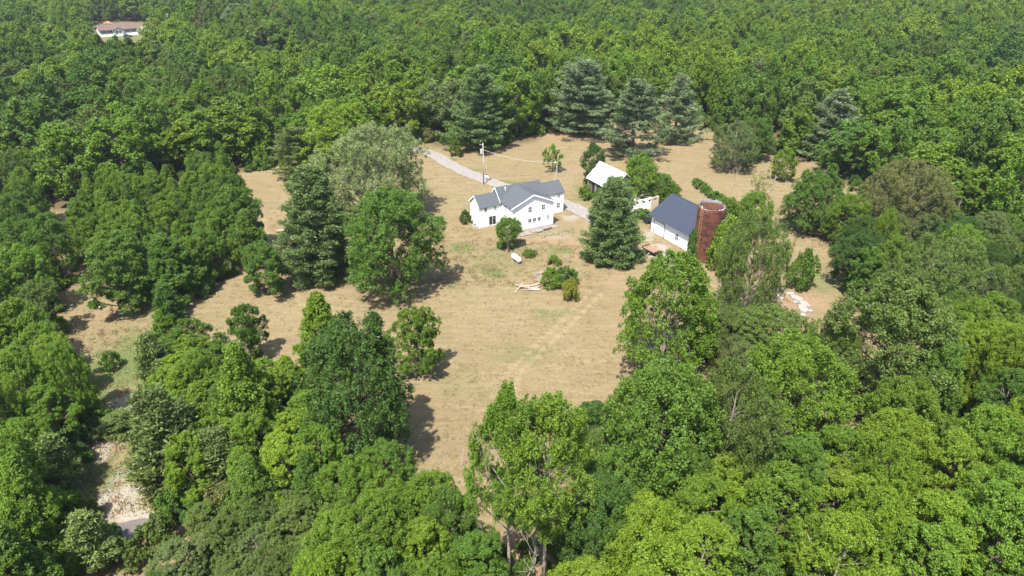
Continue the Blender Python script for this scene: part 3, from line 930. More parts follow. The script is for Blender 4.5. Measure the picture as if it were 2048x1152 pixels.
def ground_material():
    m = bpy.data.materials.new("dry_grass_ground")
    m.use_nodes = True
    nt = m.node_tree
    b = nt.nodes["Principled BSDF"]
    b.inputs["Roughness"].default_value = 0.95
    b.inputs["Specular IOR Level"].default_value = 0.1
    L = nt.links.new
    tc = nt.nodes.new("ShaderNodeTexCoord")

    def noise(scale, detail=5, rough=.6, stretch=None, rot=0.0):
        mp = nt.nodes.new("ShaderNodeMapping")
        mp.inputs["Rotation"].default_value = (0, 0, rot)
        if stretch:
            mp.inputs["Scale"].default_value = stretch
        L(tc.outputs["Object"], mp.inputs[0])
        n = nt.nodes.new("ShaderNodeTexNoise")
        n.inputs["Scale"].default_value = scale
        n.inputs["Detail"].default_value = detail
        n.inputs["Roughness"].default_value = rough
        L(mp.outputs[0], n.inputs["Vector"])
        return n.outputs[0]

    def ramp(fac, stops):
        r = nt.nodes.new("ShaderNodeValToRGB")
        e = r.color_ramp.elements
        while len(e) < len(stops):
            e.new(.5)
        for el, (p, c) in zip(e, stops):
            el.position = p
            el.color = (*c, 1)
        L(fac, r.inputs[0])
        return r.outputs[0]

    def mix(fac, a, c, blend='MIX'):
        x = nt.nodes.new("ShaderNodeMix")
        x.data_type = 'RGBA'
        x.blend_type = blend
        if isinstance(fac, float):
            x.inputs[0].default_value = fac
        else:
            L(fac, x.inputs[0])
        for s, v in ((x.inputs[6], a), (x.inputs[7], c)):
            if isinstance(v, tuple):
                s.default_value = (*v, 1)
            else:
                L(v, s)
        return x.outputs[2]

    def math_(op, a, c, clamp=False):
        x = nt.nodes.new("ShaderNodeMath")
        x.operation = op
        x.use_clamp = clamp
        for s, v in ((x.inputs[0], a), (x.inputs[1], c)):
            if isinstance(v, (int, float)):
                s.default_value = v
            else:
                L(v, s)
        return x.outputs[0]

    def attr(name):
        x = nt.nodes.new("ShaderNodeAttribute")
        x.attribute_name = name
        return x.outputs["Fac"]

    fine = noise(2.6, 8, .78)
    clump = noise(.55, 6, .7)
    broad = noise(.055, 4, .55)
    mow = noise(1.0, 4, .65, (.16, 1.1, 1), R(22))
    mow2 = noise(1.0, 4, .65, (.2, .8, 1), R(-38))
    base = ramp(fine, [(.26, (.130, .098, .051)), (.5, (.228, .178, .097)), (.74, (.325, .265, .156))])
    base = mix(math_('MULTIPLY', ramp(broad, [(.40, (0, 0, 0)), (.60, (1, 1, 1))]), .5), base, (.205, .150, .082))
    base = mix(math_('MULTIPLY', ramp(noise(.09, 5, .6), [(.50, (0, 0, 0)), (.68, (1, 1, 1))]), .3), base, (.190, .172, .078))
    base = mix(math_('MULTIPLY', ramp(clump, [(.48, (0, 0, 0)), (.70, (1, 1, 1))]), .3), base, (.155, .145, .062))
    base = mix(.38, base, ramp(mow, [(.34, (.55, .53, .5)), (.66, (1.0, 1.0, 1.0))]), 'MULTIPLY')
    base = mix(.34, base, ramp(mow2, [(.34, (.62, .6, .58)), (.66, (1.0, 1.0, 1.0))]), 'MULTIPLY')

    def patch(name, noise_out, sharp=.5):
        v = attr(name)
        k = math_('SUBTRACT', math_('MULTIPLY', v, 1.7), math_('MULTIPLY', noise_out, 1.15))
        return math_('MULTIPLY', math_('MULTIPLY_ADD' if False else 'ADD', math_('MULTIPLY', k, 2.2), .5, True), math_('MULTIPLY', v, 1.25, True))
    base = mix(math_('MULTIPLY', attr("track"), .9), base, (.38, .31, .19))
    base = mix(patch("bare", clump), base, ramp(fine, [(.3, (.165, .10, .06)), (.7, (.31, .21, .13))]))
    base = mix(patch("green", clump), base, ramp(fine, [(.3, (.05, .075, .022)), (.7, (.135, .165, .052))]))
    base = mix(patch("gravel", clump), base, ramp(fine, [(.3, (.19, .165, .135)), (.7, (.34, .305, .26))]))
    base = mix(patch("sand", clump), base, ramp(fine, [(.3, (.19, .17, .135)), (.7, (.36, .325, .275))]))
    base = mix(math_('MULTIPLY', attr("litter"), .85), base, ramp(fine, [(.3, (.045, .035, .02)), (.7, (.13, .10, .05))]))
    L(base, b.inputs["Base Color"])
    h = math_('ADD', math_('MULTIPLY', fine, .6), math_('MULTIPLY', clump, 1.0))
    bp = nt.nodes.new("ShaderNodeBump")
    bp.inputs["Strength"].default_value = .9
    bp.inputs["Distance"].default_value = .25
    L(h, bp.inputs["Height"])
    L(bp.outputs[0], b.inputs["Normal"])
    return m


M['ground'] = ground_material()
gm.materials.append(M['ground'])
tag(new_obj("ground", gm), kind="structure")

M['gravel'] = mat("driveway_gravel", (0.215, 0.198, 0.180), 0.95, 0.1, noise=0.2, nscale=1.0, bump=.25, bscale=6)


def strip(name, pts, half, z, material, wob=.18):
    P = [Vector((*at(*p), 0)) for p in pts]
    fine_pts = []
    for i in range(len(P) - 1):
        p0, p1, p2, p3 = P[max(i - 1, 0)], P[i], P[i + 1], P[min(i + 2, len(P) - 1)]
        for k in range(8):
            t = k / 8
            fine_pts.append(.5 * ((2 * p1) + (p2 - p0) * t + (2 * p0 - 5 * p1 + 4 * p2 - p3) * t * t + (3 * p1 - p0 - 3 * p2 + p3) * t ** 3))
    fine_pts.append(P[-1])
    mb = MB()
    vs, fs = [], []
    rr = random.Random(5)
    for i, p in enumerate(fine_pts):
        d = (fine_pts[min(i + 1, len(fine_pts) - 1)] - fine_pts[max(i - 1, 0)]).normalized()
        nn = Vector((-d.y, d.x, 0))
        for s in (-1, -.4, .4, 1):
            w = half + (rr.uniform(-wob, wob) if abs(s) == 1 else 0)
            q = p + nn * s * w
            vs.append((q.x, q.y, z + (.02 if abs(s) < 1 else 0)))
    for i in range(len(fine_pts) - 1):
        for s in range(3):
            fs.append((i * 4 + s, i * 4 + s + 1, i * 4 + 5 + s, i * 4 + 4 + s))
    mb.add(vs, fs)
    return tag(mb.build(name, material), kind="structure")


strip("driveway", [(770, 290), (800, 294), (840, 301), (873, 312), (905, 332), (955, 354), (1010, 373), (1060, 387), (1105, 399), (1145, 414), (1180, 432), (1215, 452), (1255, 478)], 2.1, .03, M['gravel'])
strip("road", [(310, 92), (400, 80), (440, 74), (470, 70), (560, 60)], 3.0, .03, M['gravel'])

# muddy pool
mb = MB()
c0 = at(268, 1058)
N = 36
ring = []
for i in range(N):
    a = 2 * PI * i / N
    r_ = 1 + .14 * math.sin(2 * a + 1) + .09 * math.sin(5 * a) + .05 * math.sin(9 * a + 2)
    ring.append((c0[0] + math.cos(a) * 2.6 * r_, c0[1] + math.sin(a) * 1.5 * r_))
mb.add([(x, y, .02) for x, y in ring] + [(c0[0], c0[1], .02)], [(i, (i + 1) % N, N) for i in range(N)])
M['water'] = mat("muddy_water", (.13, .11, .09), .06, .5, noise=.2, nscale=.8)
tag(mb.build("water", M['water']), kind="structure")

# ------------------------------------------------------------------ buildings
M['shingle'] = mat("grey_shingles", (0.075, 0.082, 0.092), 0.9, 0.2, noise=0.22, nscale=3.0, bump=.5, bscale=8, stretch=(1, 3, 1))
M['metal_roof'] = mat("dark_metal_roof", (0.038, 0.046, 0.068), 0.45, 0.45, noise=0.08, nscale=1)
M['white_metal'] = mat("white_sheet_roof", (0.83, 0.83, 0.81), 0.45, 0.4, noise=0.04, nscale=1)
M['block_white'] = mat("whitewashed_block", (0.74, 0.73, 0.70), 0.9, 0.15, noise=0.10, nscale=1.2, bump=.3, bscale=6)
M['block_tan'] = mat("bare_block", (0.46, 0.38, 0.29), 0.95, 0.1, noise=0.2, nscale=1.5)
M['brown_roof'] = mat("brown_shingles", (0.125, 0.088, 0.078), 0.9, 0.15, noise=0.2, nscale=2)
M['blue_grey'] = mat("pale_metal_siding", (0.72, 0.76, 0.79), 0.5, 0.35, noise=0.03, nscale=1)


def window(parent, axis_, pos, u, z0, z1, w, cols=1, rows=2, out=-1, frame=.07, face=.06):
    """a window in a wall lying in the plane <axis_ const = pos>; u is its middle along the wall"""
    def bx(mb, a0, a1, d0, d1, zz0, zz1):
        lo, hi = sorted((pos + out * d0, pos + out * d1))
        if axis_ == 'y':
            mb.box(a0, a1, lo, hi, zz0, zz1)
        else:
            mb.box(lo, hi, a0, a1, zz0, zz1)
    a0, a1 = u - w / 2, u + w / 2
    mb = MB()
    for (x0, x1, y0, y1) in ((a0 - frame, a0, z0 - frame, z1 + frame), (a1, a1 + frame, z0 - frame, z1 + frame), (a0, a1, z0 - frame, z0), (a0, a1, z1, z1 + frame)):
        bx(mb, x0, x1, -.02, face, y0, y1)
    f = mb.build("window", M['trim'], parent)
    mb = MB()
    bx(mb, a0 + .002, a1 - .002, -.02, .015, z0 + .002, z1 - .002)
    mb.build("pane", M['glass'], f)
    mb = MB()
    bar = .05
    for c in range(1, cols):
        x = a0 + (a1 - a0) * c / cols
        bx(mb, x - bar / 2, x + bar / 2, .017, face - .012, z0, z1)
    for r_ in range(1, rows):
        y = z0 + (z1 - z0) * r_ / rows
        bx(mb, a0, a1, .017, face - .015, y - bar / 2, y + bar / 2)
    if mb.v:
        mb.build("glazing_bar", M['trim'], f)
    return f


def beam(mb, p, q, w, h):
    p, q = Vector(p), Vector(q)
    d = (q - p).normalized()
    s = d.cross(Vector((0, 0, 1)))
    if s.length < 1e-4:
        s = Vector((1, 0, 0))
    s.normalize()
    n = s.cross(d)
    vs = []
    for e in (p, q):
        for i, j in ((-1, -1), (1, -1), (1, 1), (-1, 1)):
            vs.append(e + s * i * w / 2 + n * j * h / 2)
    mb.add(vs, [(0, 1, 2, 3)[::-1], (4, 5, 6, 7), (0, 1, 5, 4), (1, 2, 6, 5), (2, 3, 7, 6), (3, 0, 4, 7)])


def gable_wall(mb, a0, a1, b0, b1, eave, ridge, along='x', base=-.2):
    """closed prism; ridge runs along x or y"""
    if along == 'x':
        m_ = (b0 + b1) / 2
        prof = [(b0, base), (b1, base), (b1, eave), (m_, ridge), (b0, eave)]
        vs = [(a0, y, z) for y, z in prof] + [(a1, y, z) for y, z in prof]
    else:
        m_ = (a0 + a1) / 2
        prof = [(a0, base), (a1, base), (a1, eave), (m_, ridge), (a0, eave)]
        vs = [(x, b0, z) for x, z in prof] + [(x, b1, z) for x, z in prof]
    mb.add(vs, [(0, 1, 2, 3, 4), (9, 8, 7, 6, 5)] + [(i, 5 + i, 5 + (i + 1) % 5, (i + 1) % 5) for i in range(5)])


# --- white farmhouse
H0 = thing("farmhouse", "white two-storey farmhouse with grey roof and front gable in the clearing", "house", (-6.67, 131.68, 0), R(27.5))
mb = MB(); gable_wall(mb, 0, 5.0, 0, 4.8, 4.62, 6.42); mb.build("wall", M['white_paint'], H0)
mb = MB(); gable_wall(mb, 4.95, 15.3, .02, 4.85, 5.05, 7.38); mb.build("wall", M['white_paint'], H0)
mb = MB(); gable_wall(mb, 5.02, 14.66, -5.0, .5, 5.30, 7.40, 'y'); mb.build("wall", M['white_paint'], H0)
mb = MB(); gable_wall(mb, 15.28, 20.5, .42, 5.6, 4.62, 6.40); mb.build("wall", M['white_paint'], H0)


def slope_pair(parent, a0, a1, bf, bb, zr, ze, over, mt, t=.13, along_over=.22, name="roof"):
    br_ = (bf + bb) / 2
    k = (zr - ze) / (br_ - bf)
    for s, b in ((-1, bf), (1, bb)):
        mb = MB()
        e = b + s * over
        z = ze - k * over
        q = [(a0 - along_over, e, z), (a1 + along_over, e, z), (a1 + along_over, br_ + .002 * s, zr), (a0 - along_over, br_ + .002 * s, zr)]
        mb.slab(q, t)
        mb.build(name, mt, parent)


slope_pair(H0, 0, 4.9, 0, 4.8, 6.56, 4.74, .25, M['shingle'])
slope_pair(H0, 4.95, 15.3, .02, 4.85, 7.53, 5.18, .22, M['shingle'])
slope_pair(H0, 15.5, 20.5, .42, 5.6, 6.54, 4.74, .25, M['shingle'])
for s in (-1, 1):
    mb = MB()
    am = 9.84
    ae = am + s * 5.2
    ze = 7.56 - .435 * 5.2
    mb.slab([(ae, -5.32, ze), (am + .002 * s, -5.32, 7.56), (am + .002 * s, 2.44, 7.56), (ae, .05, ze)], .13)
    mb.build("roof", M['shingle'], H0)
mb = MB()
for s in (-1, 1):
    beam(mb, (9.84, -5.345, 7.46), (9.84 + s * 5.25, -5.345, 7.46 - .435 * 5.25), .04, .26)
mb.build("gable_trim", M['trim'], H0)
for (x, yb, yf, zr, ze, ov) in ((-.245, 4.8, 0, 6.46, 4.64, .25), (4.70, 4.85, .02, 7.43, 5.08, .22)):
    mb = MB()
    ym = (yb + yf) / 2
    k = (zr - ze) / (ym - yf)
    for y, s in ((yf - ov, -1), (yb + ov, 1)):
        beam(mb, (x, ym, zr), (x, y, ze - k * ov), .04, .22)
    mb.build("gable_trim", M['trim'], H0)
mb = MB()
beam(mb, (14.66, -5.3, 5.27), (14.66 + .38, -5.3, 5.2), .3, .08)
mb.build("eave_return", M['trim'], H0)
for (a, z0, z1, w) in ((1.35, 3.52, 4.3, .6), (3.6, 3.55, 4.25, .52)):
    window(H0, 'y', 0, a, z0, z1, w)
sl = window(H0, 'y', 0, 2.9, .4, 2.35, 1.6, 2, 1, frame=.1)
sl.name = "sliding_door"
window(H0, 'x', 5.02, -1.9, 3.75, 4.9, .55)
window(H0, 'x', 5.02, -2.6, 1.7, 2.5, .4, 1, 1)
for a in (9.08, 12.2):
    window(H0, 'y', -5.0, a, 3.85, 4.95, .78, 2, 2)
for a in (9.05, 10.15, 11.25):
    window(H0, 'y', -5.0, a, 1.5, 2.35, .72, 2, 1, frame=.05)
window(H0, 'y', -5.0, 13.45, 1.5, 2.55, .5, 2, 3, frame=.05)
window(H0, 'y', .42, 19.2, 3.45, 4.2, .72, 2, 2)
window(H0, 'y', .42, 19.2, 1.1, 2.3, .72, 2, 2)
mb = MB(); mb.tube([(6.85, 1.7, 6.6), (6.85, 1.7, 7.35)], .11, 8); mb.tube([(6.85, 1.7, 7.35), (6.7, 1.6, 7.42)], .13, 8)
mb.build("vent_pipe", M['trim'], H0)
mb = MB()
for k in range(9):
    y = 2.3 - .83 * k
    mb.box(9.7, 9.98, y - .8, y, 7.50, 7.565 + .01 * (k % 2))
mb.build("ridge_cap", M['shingle'], H0)
mb = MB(); mb.box(-.03, 5.0, -.05, 0, -.2, .28); mb.box(5.0, 14.7, -5.05, -5.0, -.2, .22)
mb.build("foundation", M['concrete'], H0)
mb = MB(); mb.tube([(14.62, -5.06, 5.1), (14.62, -5.06, .2)], .05, 6); mb.build("downpipe", M['trim'], H0)


def local(o, x, y, z=0):
    c, s = math.cos(o.rotation_euler.z), math.sin(o.rotation_euler.z)
    return (o.location.x + x * c - y * s, o.location.y + x * s + y * c, z)


# patio slabs and the things on them
M['slab'] = mat("patio_concrete", (0.20, 0.172, 0.145), 0.9, 0.15, noise=0.3, nscale=1.2, bump=.4, bscale=8)
for i, (a0, a1, b0, b1, lab) in enumerate([(5.6, 8.6, -7.6, -5.2, "pinkish patio slab nearest the stump tree"), (8.7, 11.4, -7.0, -5.2, "middle concrete slab of the patio below the pane row"), (11.5, 15.2, -6.9, -5.2, "right concrete slab of the patio at the front corner")]):
    mb = MB()
    rr = random.Random(i)
    poly = [(a0, b0 + rr.uniform(-.2, .2)), ((a0 + a1) / 2, b0 + rr.uniform(-.15, .15)), (a1 - .05, b0 + rr.uniform(-.2, .2)), (a1 - .05, b1), (a0, b1)]
    mb.prism([local(H0, x, y)[:2] for x, y in poly], -.12, .08)
    tag(mb.build("patio_slab", M['slab']), lab, "slab", "patio slabs")
M['blue_tarp'] = mat("grey_blue_sheet", (0.22, 0.28, 0.30), 0.7, 0.3, noise=.3, nscale=4)
for i, (a, b, l, w, mt, lab, nm) in enumerate([(10.3, -7.0, 1.5, .7, 'blue_tarp', "grey-blue folded sheet lying on the patio's front edge", "folded_sheet"), (12.3, -6.8, 2.0, .5, 'grey_planks', "dark pile of old boards on the patio's front edge", "board_pile"),
                                               (6.6, -5.6, .9, .7, 'grey_planks', "dark scrap heap against the farmhouse wall behind the stump tree", "scrap_heap")]):
    rr = random.Random(i + 3)
    mb = MB()
    for k in range(5):
        x0 = a - l / 2 + rr.uniform(0, .3)
        y0 = b - w / 2 + k * w / 5
        mb.box(x0, x0 + l * rr.uniform(.6, 1), y0, y0 + w / 5.5, .08, .14 + rr.uniform(.04, .25))
    o = mb.build(nm, M[mt], None, (H0.location.x, H0.location.y, 0), H0.rotation_euler.z)
    tag(o, lab, "debris")
ac = thing("air_conditioner", "small grey air conditioner at the farmhouse's left corner", "air conditioner", local(H0, -.75, .9), R(27.5))
mb = MB(); mb.box(-.38, .38, -.38, .38, -.1, .72); mb.build("case", M['galv'], ac)
mb = MB(); mb.tube([(0, 0, .72), (0, 0, .76)], .3, 14); mb.build("fan_grille", M['black'], ac)

# --- garage
G0 = thing("garage", "pale garage with dark blue metal roof beside the silo", "garage", (28.72, 130.9, 0), R(-62))
GL, GD = 11.7, 10.2


def ribbed(mb, p0, du, dv, n, depth_, nrm):
    """sheet p0 + u*du + v*dv with n ribs across u standing out along nrm"""
    p0, du, dv, nrm = Vector(p0), Vector(du), Vector(dv), Vector(nrm)
    vs, fs = [], []
    prof = []
    for i in range(n):
        prof += [(i / n, 0), ((i + .78) / n, 0), ((i + .84) / n, 1), ((i + .94) / n, 1)]
    prof.append((1, 0))
    for u, h in prof:
        q = p0 + du * u + nrm * depth_ * h
        vs += [q, q + dv]
    for i in range(len(prof) - 1):
        fs.append((2 * i, 2 * i + 2, 2 * i + 3, 2 * i + 1))
    mb.add(vs, fs)


mb = MB(); gable_wall(mb, 0, GL, .03, GD, 4.0, 6.95); mb.build("wall", M['blue_grey'], G0)
mb = MB(); ribbed(mb, (0, .022, -.15), (1.0, 0, 0), (0, 0, 4.1), 3, .035, (0, -1, 0)); ribbed(mb, (4.4, .022, -.15), (GL - 4.4, 0, 0), (0, 0, 4.1), 24, .035, (0, -1, 0)); ribbed(mb, (1.0, .022, 2.85), (3.4, 0, 0), (0, 0, 1.1), 11, .035, (0, -1, 0))
mb.build("siding", M['blue_grey'], G0)
k = (7.1 - 4.05) / (GD / 2)
for s in (-1, 1):
    y0 = -.7 if s < 0 else GD + .7
    z0 = 4.05 - k * .7
    mb = MB()
    mb.slab([(-.35, y0, z0 + .0), (GL + .35, y0, z0), (GL + .35, GD / 2 + .002 * s, 7.1), (-.35, GD / 2 + .002 * s, 7.1)], .1)
    nn = Vector((0, s * k, 1)).normalized()
    ribbed(mb, Vector((-.35, y0, z0)) + nn * .004, (GL + .7, 0, 0), (0, GD / 2 - y0 + .002 * s, 7.1 - z0), 40, .05, nn)
    mb.build("roof", M['metal_roof'], G0)
mb = MB(); mb.tube([(-.35, GD / 2, 7.12), (GL + .35, GD / 2, 7.12)], .1, 6); mb.build("ridge_cap", M['metal_roof'], G0)
mb = MB(); mb.box(1.0, 1.12, -.05, .02, -.1, 2.86); mb.box(4.28, 4.4, -.05, .02, -.1, 2.86); mb.box(1.12, 4.28, -.05, .02, 2.74, 2.86)
dr = mb.build("garage_door", M['black'], G0)
for i in range(4):
    mb = MB(); mb.box(1.125, 4.275, -.03, .02, i * .685 + .0, i * .685 + .665); mb.build("panel", M['trim'], dr)
window(G0, 'y', .0, 8.15, .95, 2.25, .85, 2, 2, frame=.09)
for x in (0, GL):
    mb = MB(); mb.box(x - .06, x + .06, -.06, .04, -.1, 3.7); mb.build("corner_trim", M['metal_roof'], G0)

# --- silo
SX, SY, SR, SH = 36.7, 117.5, 2.52, 12.4
SH = height_at(SX, SY, 402)
M['tile'] = bpy.data.materials.new("silo_tile")
M['tile'].use_nodes = True
nt = M['tile'].node_tree
b = nt.nodes["Principled BSDF"]
b.inputs["Roughness"].default_value = .6
oi = nt.nodes.new("ShaderNodeObjectInfo")
rp = nt.nodes.new("ShaderNodeValToRGB")
rp.color_ramp.elements[0].color = (.035, .013, .011, 1)
rp.color_ramp.elements[1].color = (.15, .048, .030, 1)
tcn = nt.nodes.new("ShaderNodeTexCoord")
nz = nt.nodes.new("ShaderNodeTexNoise")
nz.inputs["Scale"].default_value = 1.6
nz.inputs["Detail"].default_value = 5
nt.links.new(tcn.outputs["Object"], nz.inputs["Vector"])
ad = nt.nodes.new("ShaderNodeMath"); ad.operation = 'MULTIPLY_ADD'
nt.links.new(oi.outputs["Random"], ad.inputs[0]); ad.inputs[1].default_value = .9
nt.links.new(nz.outputs[0], ad.inputs[2])
sb = nt.nodes.new("ShaderNodeMath"); sb.operation = 'SUBTRACT'
nt.links.new(ad.outputs[0], sb.inputs[0]); sb.inputs[1].default_value = .42
nt.links.new(sb.outputs[0], rp.inputs[0])
nt.links.new(rp.outputs[0], b.inputs["Base Color"])
S0 = thing("silo", "brick-red tile silo with a torn metal rim standing beside the garage", "silo", (SX, SY, 0))
NC, NB = 14, 18
bh_ = (SH - 1.0) / NC
mb = MB()
sg = 5
da = 2 * PI / NB * .965
vs = []
for i in range(sg + 1):
    a = -da / 2 + da * i / sg
    for r_ in (SR, SR - .2):
        for z in (0, bh_ * .965):
            vs.append((math.cos(a) * r_, math.sin(a) * r_, z))
fs = []
for i in range(sg):
    p, q = i * 4, i * 4 + 4
    fs += [(p, q, q + 1, p + 1), (p + 2, p + 3, q + 3, q + 2), (p + 1, q + 1, q + 3, p + 3), (p, p + 2, q + 2, q)]
fs += [(0, 1, 3, 2), (sg * 4, sg * 4 + 2, sg * 4 + 3, sg * 4 + 1)]
mb.add(vs, fs)
tile_mesh = mb.mesh("tile_block", M['tile'])
rr = random.Random(3)
for c in range(NC):
    for i in range(NB):
        if c == NC - 1 and rr.random() < .18:
            continue
        o = new_obj("tile_block", tile_mesh, S0, (rr.uniform(-.015, .015), rr.uniform(-.015, .015), c * bh_), (i + .5 * (c % 2)) * 2 * PI / NB)
mb = MB()
N = 40
for (r0, r1, z0, z1) in ((SR - .05, SR - .26, -.2, SH - 1.05),):
    vs = []
    for i in range(N):
        a = 2 * PI * i / N
        vs += [(math.cos(a) * r0, math.sin(a) * r0, z0), (math.cos(a) * r0, math.sin(a) * r0, z1), (math.cos(a) * r1, math.sin(a) * r1, z1), (math.cos(a) * r1, math.sin(a) * r1, z0)]
    fs = []
    for i in range(N):
        p, q = i * 4, ((i + 1) % N) * 4
        fs += [(p, q, q + 1, p + 1), (p + 1, q + 1, q + 2, p + 2), (p + 2, q + 2, q + 3, p + 3)]
    mb.add(vs, fs)
M['mortar'] = mat("pale_mortar", (.17, .085, .06), .95, .1, noise=.3, nscale=2)
mb.build("mortar_core", M['mortar'], S0)
# torn sheet-metal ring at the top
mb = MB()
vs, fs = [], []
N = 48
rr = random.Random(9)
for i in range(N):
    a = 2 * PI * i / N
    up = .42 if .4 < a < 2.9 else rr.choice([-.35, -.1, .05, .4])
    up += rr.uniform(-.08, .08)
    lean = -.08 if up > .3 else rr.uniform(-.35, .05)
    vs += [(math.cos(a) * (SR - .22), math.sin(a) * (SR - .22), SH - 1.7), (math.cos(a) * (SR - .2), math.sin(a) * (SR - .2), SH - 1.0), (math.cos(a) * (SR - .2 + lean), math.sin(a) * (SR - .2 + lean), SH - 1.0 + up)]
for i in range(N):
    p, q = i * 3, ((i + 1) % N) * 3
    fs += [(p, q, q + 1, p + 1), (p + 1, q + 1, q + 2, p + 2)]
mb.add(vs, fs)
ri = mb.build("metal_rim", M['galv'], S0)
md = ri.modifiers.new("thickness", 'SOLIDIFY'); md.thickness = .02
for z in (2.5, 5.2, 7.8, 10.2):
    mb = MB(); mb.tube([(math.cos(2 * PI * i / 32) * (SR + .03), math.sin(2 * PI * i / 32) * (SR + .03), z) for i in range(33)], .03, 4, cap=False); mb.build("steel_band", M['mortar'], S0)
M['rust'] = mat("rusty_steel", (.33, .17, .08), .8, .3, .3, noise=.3, nscale=4)
mb = MB()
la = R(218)
for s in (-1, 1):
    q = (math.cos(la) * (SR + .32) + -math.sin(la) * .26 * s, math.sin(la) * (SR + .32) + math.cos(la) * .26 * s)
    mb.tube([(q[0], q[1], 1.0), (q[0], q[1], SH - .4)], .05, 5)
for i in range(26):
    z = 1.3 + i * (SH - 2) / 26
    pa = [(math.cos(la) * (SR + .32) - math.sin(la) * .26 * s, math.sin(la) * (SR + .32) + math.cos(la) * .26 * s, z) for s in (-1, 1)]
    mb.tube(pa, .04, 4)
    if i % 5 == 0:
        for p_ in pa:
            mb.tube([p_, (p_[0] - math.cos(la) * .4, p_[1] - math.sin(la) * .4, z)], .035, 4)
mb.build("ladder", M['rust'], S0)

# --- barn with the white roof
B0 = thing("barn", "old plank barn with a bright white sheet roof behind the pine", "barn", (20.75, 155.6, 0), R(-62))
slope_pair(B0, 0, 10.1, -3.3, 3.3, 7.0, 3.8, .35, M['white_metal'], t=.06, along_over=.25)
mb = MB(); gable_wall(mb, .1, 10.0, -3.1, 3.1, 3.8, 6.7); mb.build("interior_shade_core", M['dark'], B0)  # solid core, coloured near-black as the shade behind the planks
rr = random.Random(6)
pm = MB(); pm.box(-.13, .13, -.03, .03, 0, 1); plank_mesh = pm.mesh("plank", M['grey_planks'])


def plank(parent, x, y, z, h, rot, name="plank"):
    o = new_obj(name, plank_mesh, parent, (x, y, z), rot)
    o.scale = (1, 1, h)
    return o


for i in range(34):
    x = .25 + i * .29
    if i in (6, 7, 8, 14, 21):
        continue
    lo_ = rr.choice([0, 0, .2, .9, 0])
    plank(B0, x, -3.16, lo_, 3.72 - lo_ - rr.uniform(0, .15), 0)
for s, x in ((-1, .02), (1, 10.08)):
    for i in range(21):
        y = -2.95 + i * .295
        if s > 0 and rr.random() < .25:
            continue
        plank(B0, x, y, 0, 3.75 + (3.1 - abs(y)) * .93, PI / 2)
for i in range(4):
    mb = MB(); mb.box(-.1, .1, -.1, .1, -.1, 3.7); mb.build("post", M['pole'], B0, (.3 + i * 3.1, -3.3, 0))

# --- white block shed with a fallen-in roof
W0 = thing("block_shed", "low white block shed with small square openings and a fallen roof", "shed", (23.4, 139.02, 0), R(29.7))
WL = 11.0
ops = [5.0, 6.7, 8.35, 10.0]
mb = MB()
edges = [0] + sum([[c - .35, c + .35] for c in ops], [])
for i in range(0, len(edges), 2):
    x1 = edges[i + 1] if i + 1 < len(edges) else 8.8
    x0 = edges[i]
    if x0 < 8.8:
        mb.box(x0, min(x1, 8.8), 0, .22, 1.55, 2.15)
mb.box(0, 8.8, 0, .22, -.15, 1.55); mb.box(0, 8.8, 0, .22, 2.15, 2.5)
mb.build("front_wall", M['block_white'], W0)
mb = MB()
mb.box(8.8, WL, .03, .22, -.15, 1.55); mb.box(8.8, 9.65, .03, .22, 1.55, 2.15); mb.box(10.35, WL, .03, .22, 1.55, 2.15); mb.box(8.8, WL, .03, .22, 2.15, 2.45)
mb.build("end_wall", M['block_tan'], W0)
mb = MB(); mb.box(0, .2, .22, 4.2, -.15, 2.45); mb.box(WL - .2, WL, .22, 4.2, -.15, 2.4); mb.box(.2, WL - .2, 4.0, 4.2, -.15, 2.4); mb.box(.2, WL - .2, .6, 4.0, -.15, .02)
mb.build("side_wall", M['block_tan'], W0)
mb = MB(); mb.box(5.55, 5.6, -.03, .0, .1, 2.3); mb.build("door_edge", M['black'], W0)
rr = random.Random(12)
rb = MB(); rb.box(-.5, .5, -.12, .12, -.025, .025); rb_mesh = rb.mesh("roof_board", mat("grey_boards", (.30, .25, .215), .95, .1, noise=.4, nscale=2))
for i in range(46):
    o = new_obj("roof_board", rb_mesh, W0, (rr.uniform(.6, WL - .6), rr.uniform(.5, 3.8), 2.2 + rr.uniform(-.35, .5)))
    o.rotation_euler = (rr.uniform(-.3, .3), rr.uniform(-.3, .3), rr.choice([0, PI / 2]) + rr.uniform(-.5, .5))
    o.scale = (rr.uniform(1.2, 3.0), rr.uniform(.8, 1.6), 1)

# --- utility pole, lamp pole and wires
px_, py_ = at(967.5, 368)
UH = height_at(px_, py_, 286)
U0 = thing("utility_pole", "tall wooden utility pole with a grey transformer beside the drive", "pole", (px_, py_, 0))
mb = MB(); mb.tube([(0, 0, -.3), (0, 0, UH)], [.17, .11], 9); mb.build("pole", M['pole'], U0, smooth=True)
mb = MB(); mb.tube([(-.4, -.15, UH - 2.6), (-.4, -.15, UH - 1.5)], .27, 12); mb.tube([(-.4, -.15, UH - 1.5), (-.4, -.15, UH - 1.2)], .05, 6); mb.build("transformer", M['galv'], U0)
mb = MB(); mb.tube([(0, 0, UH - .3), (-.75, -.1, UH - .45)], .05, 5); mb.tube([(-.75, -.1, UH - .45), (-.75, -.1, UH - .15)], .07, 6); mb.build("insulator_arm", M['galv'], U0)
mb = MB(); mb.tube([(.14, -.1, 0), (.12, -.1, UH - 2.7)], .035, 5); mb.build("conduit", M['galv'], U0)
gx_, gy_ = at(982, 377)
mb = MB(); mb.tube([(0, 0, UH - 2.2), (gx_ - px_, gy_ - py_, 0)], .018, 4); mb.build("guy_wire", M['galv'], U0)
M['yellow'] = mat("yellow_plastic", (.65, .45, .06), .5, .3)
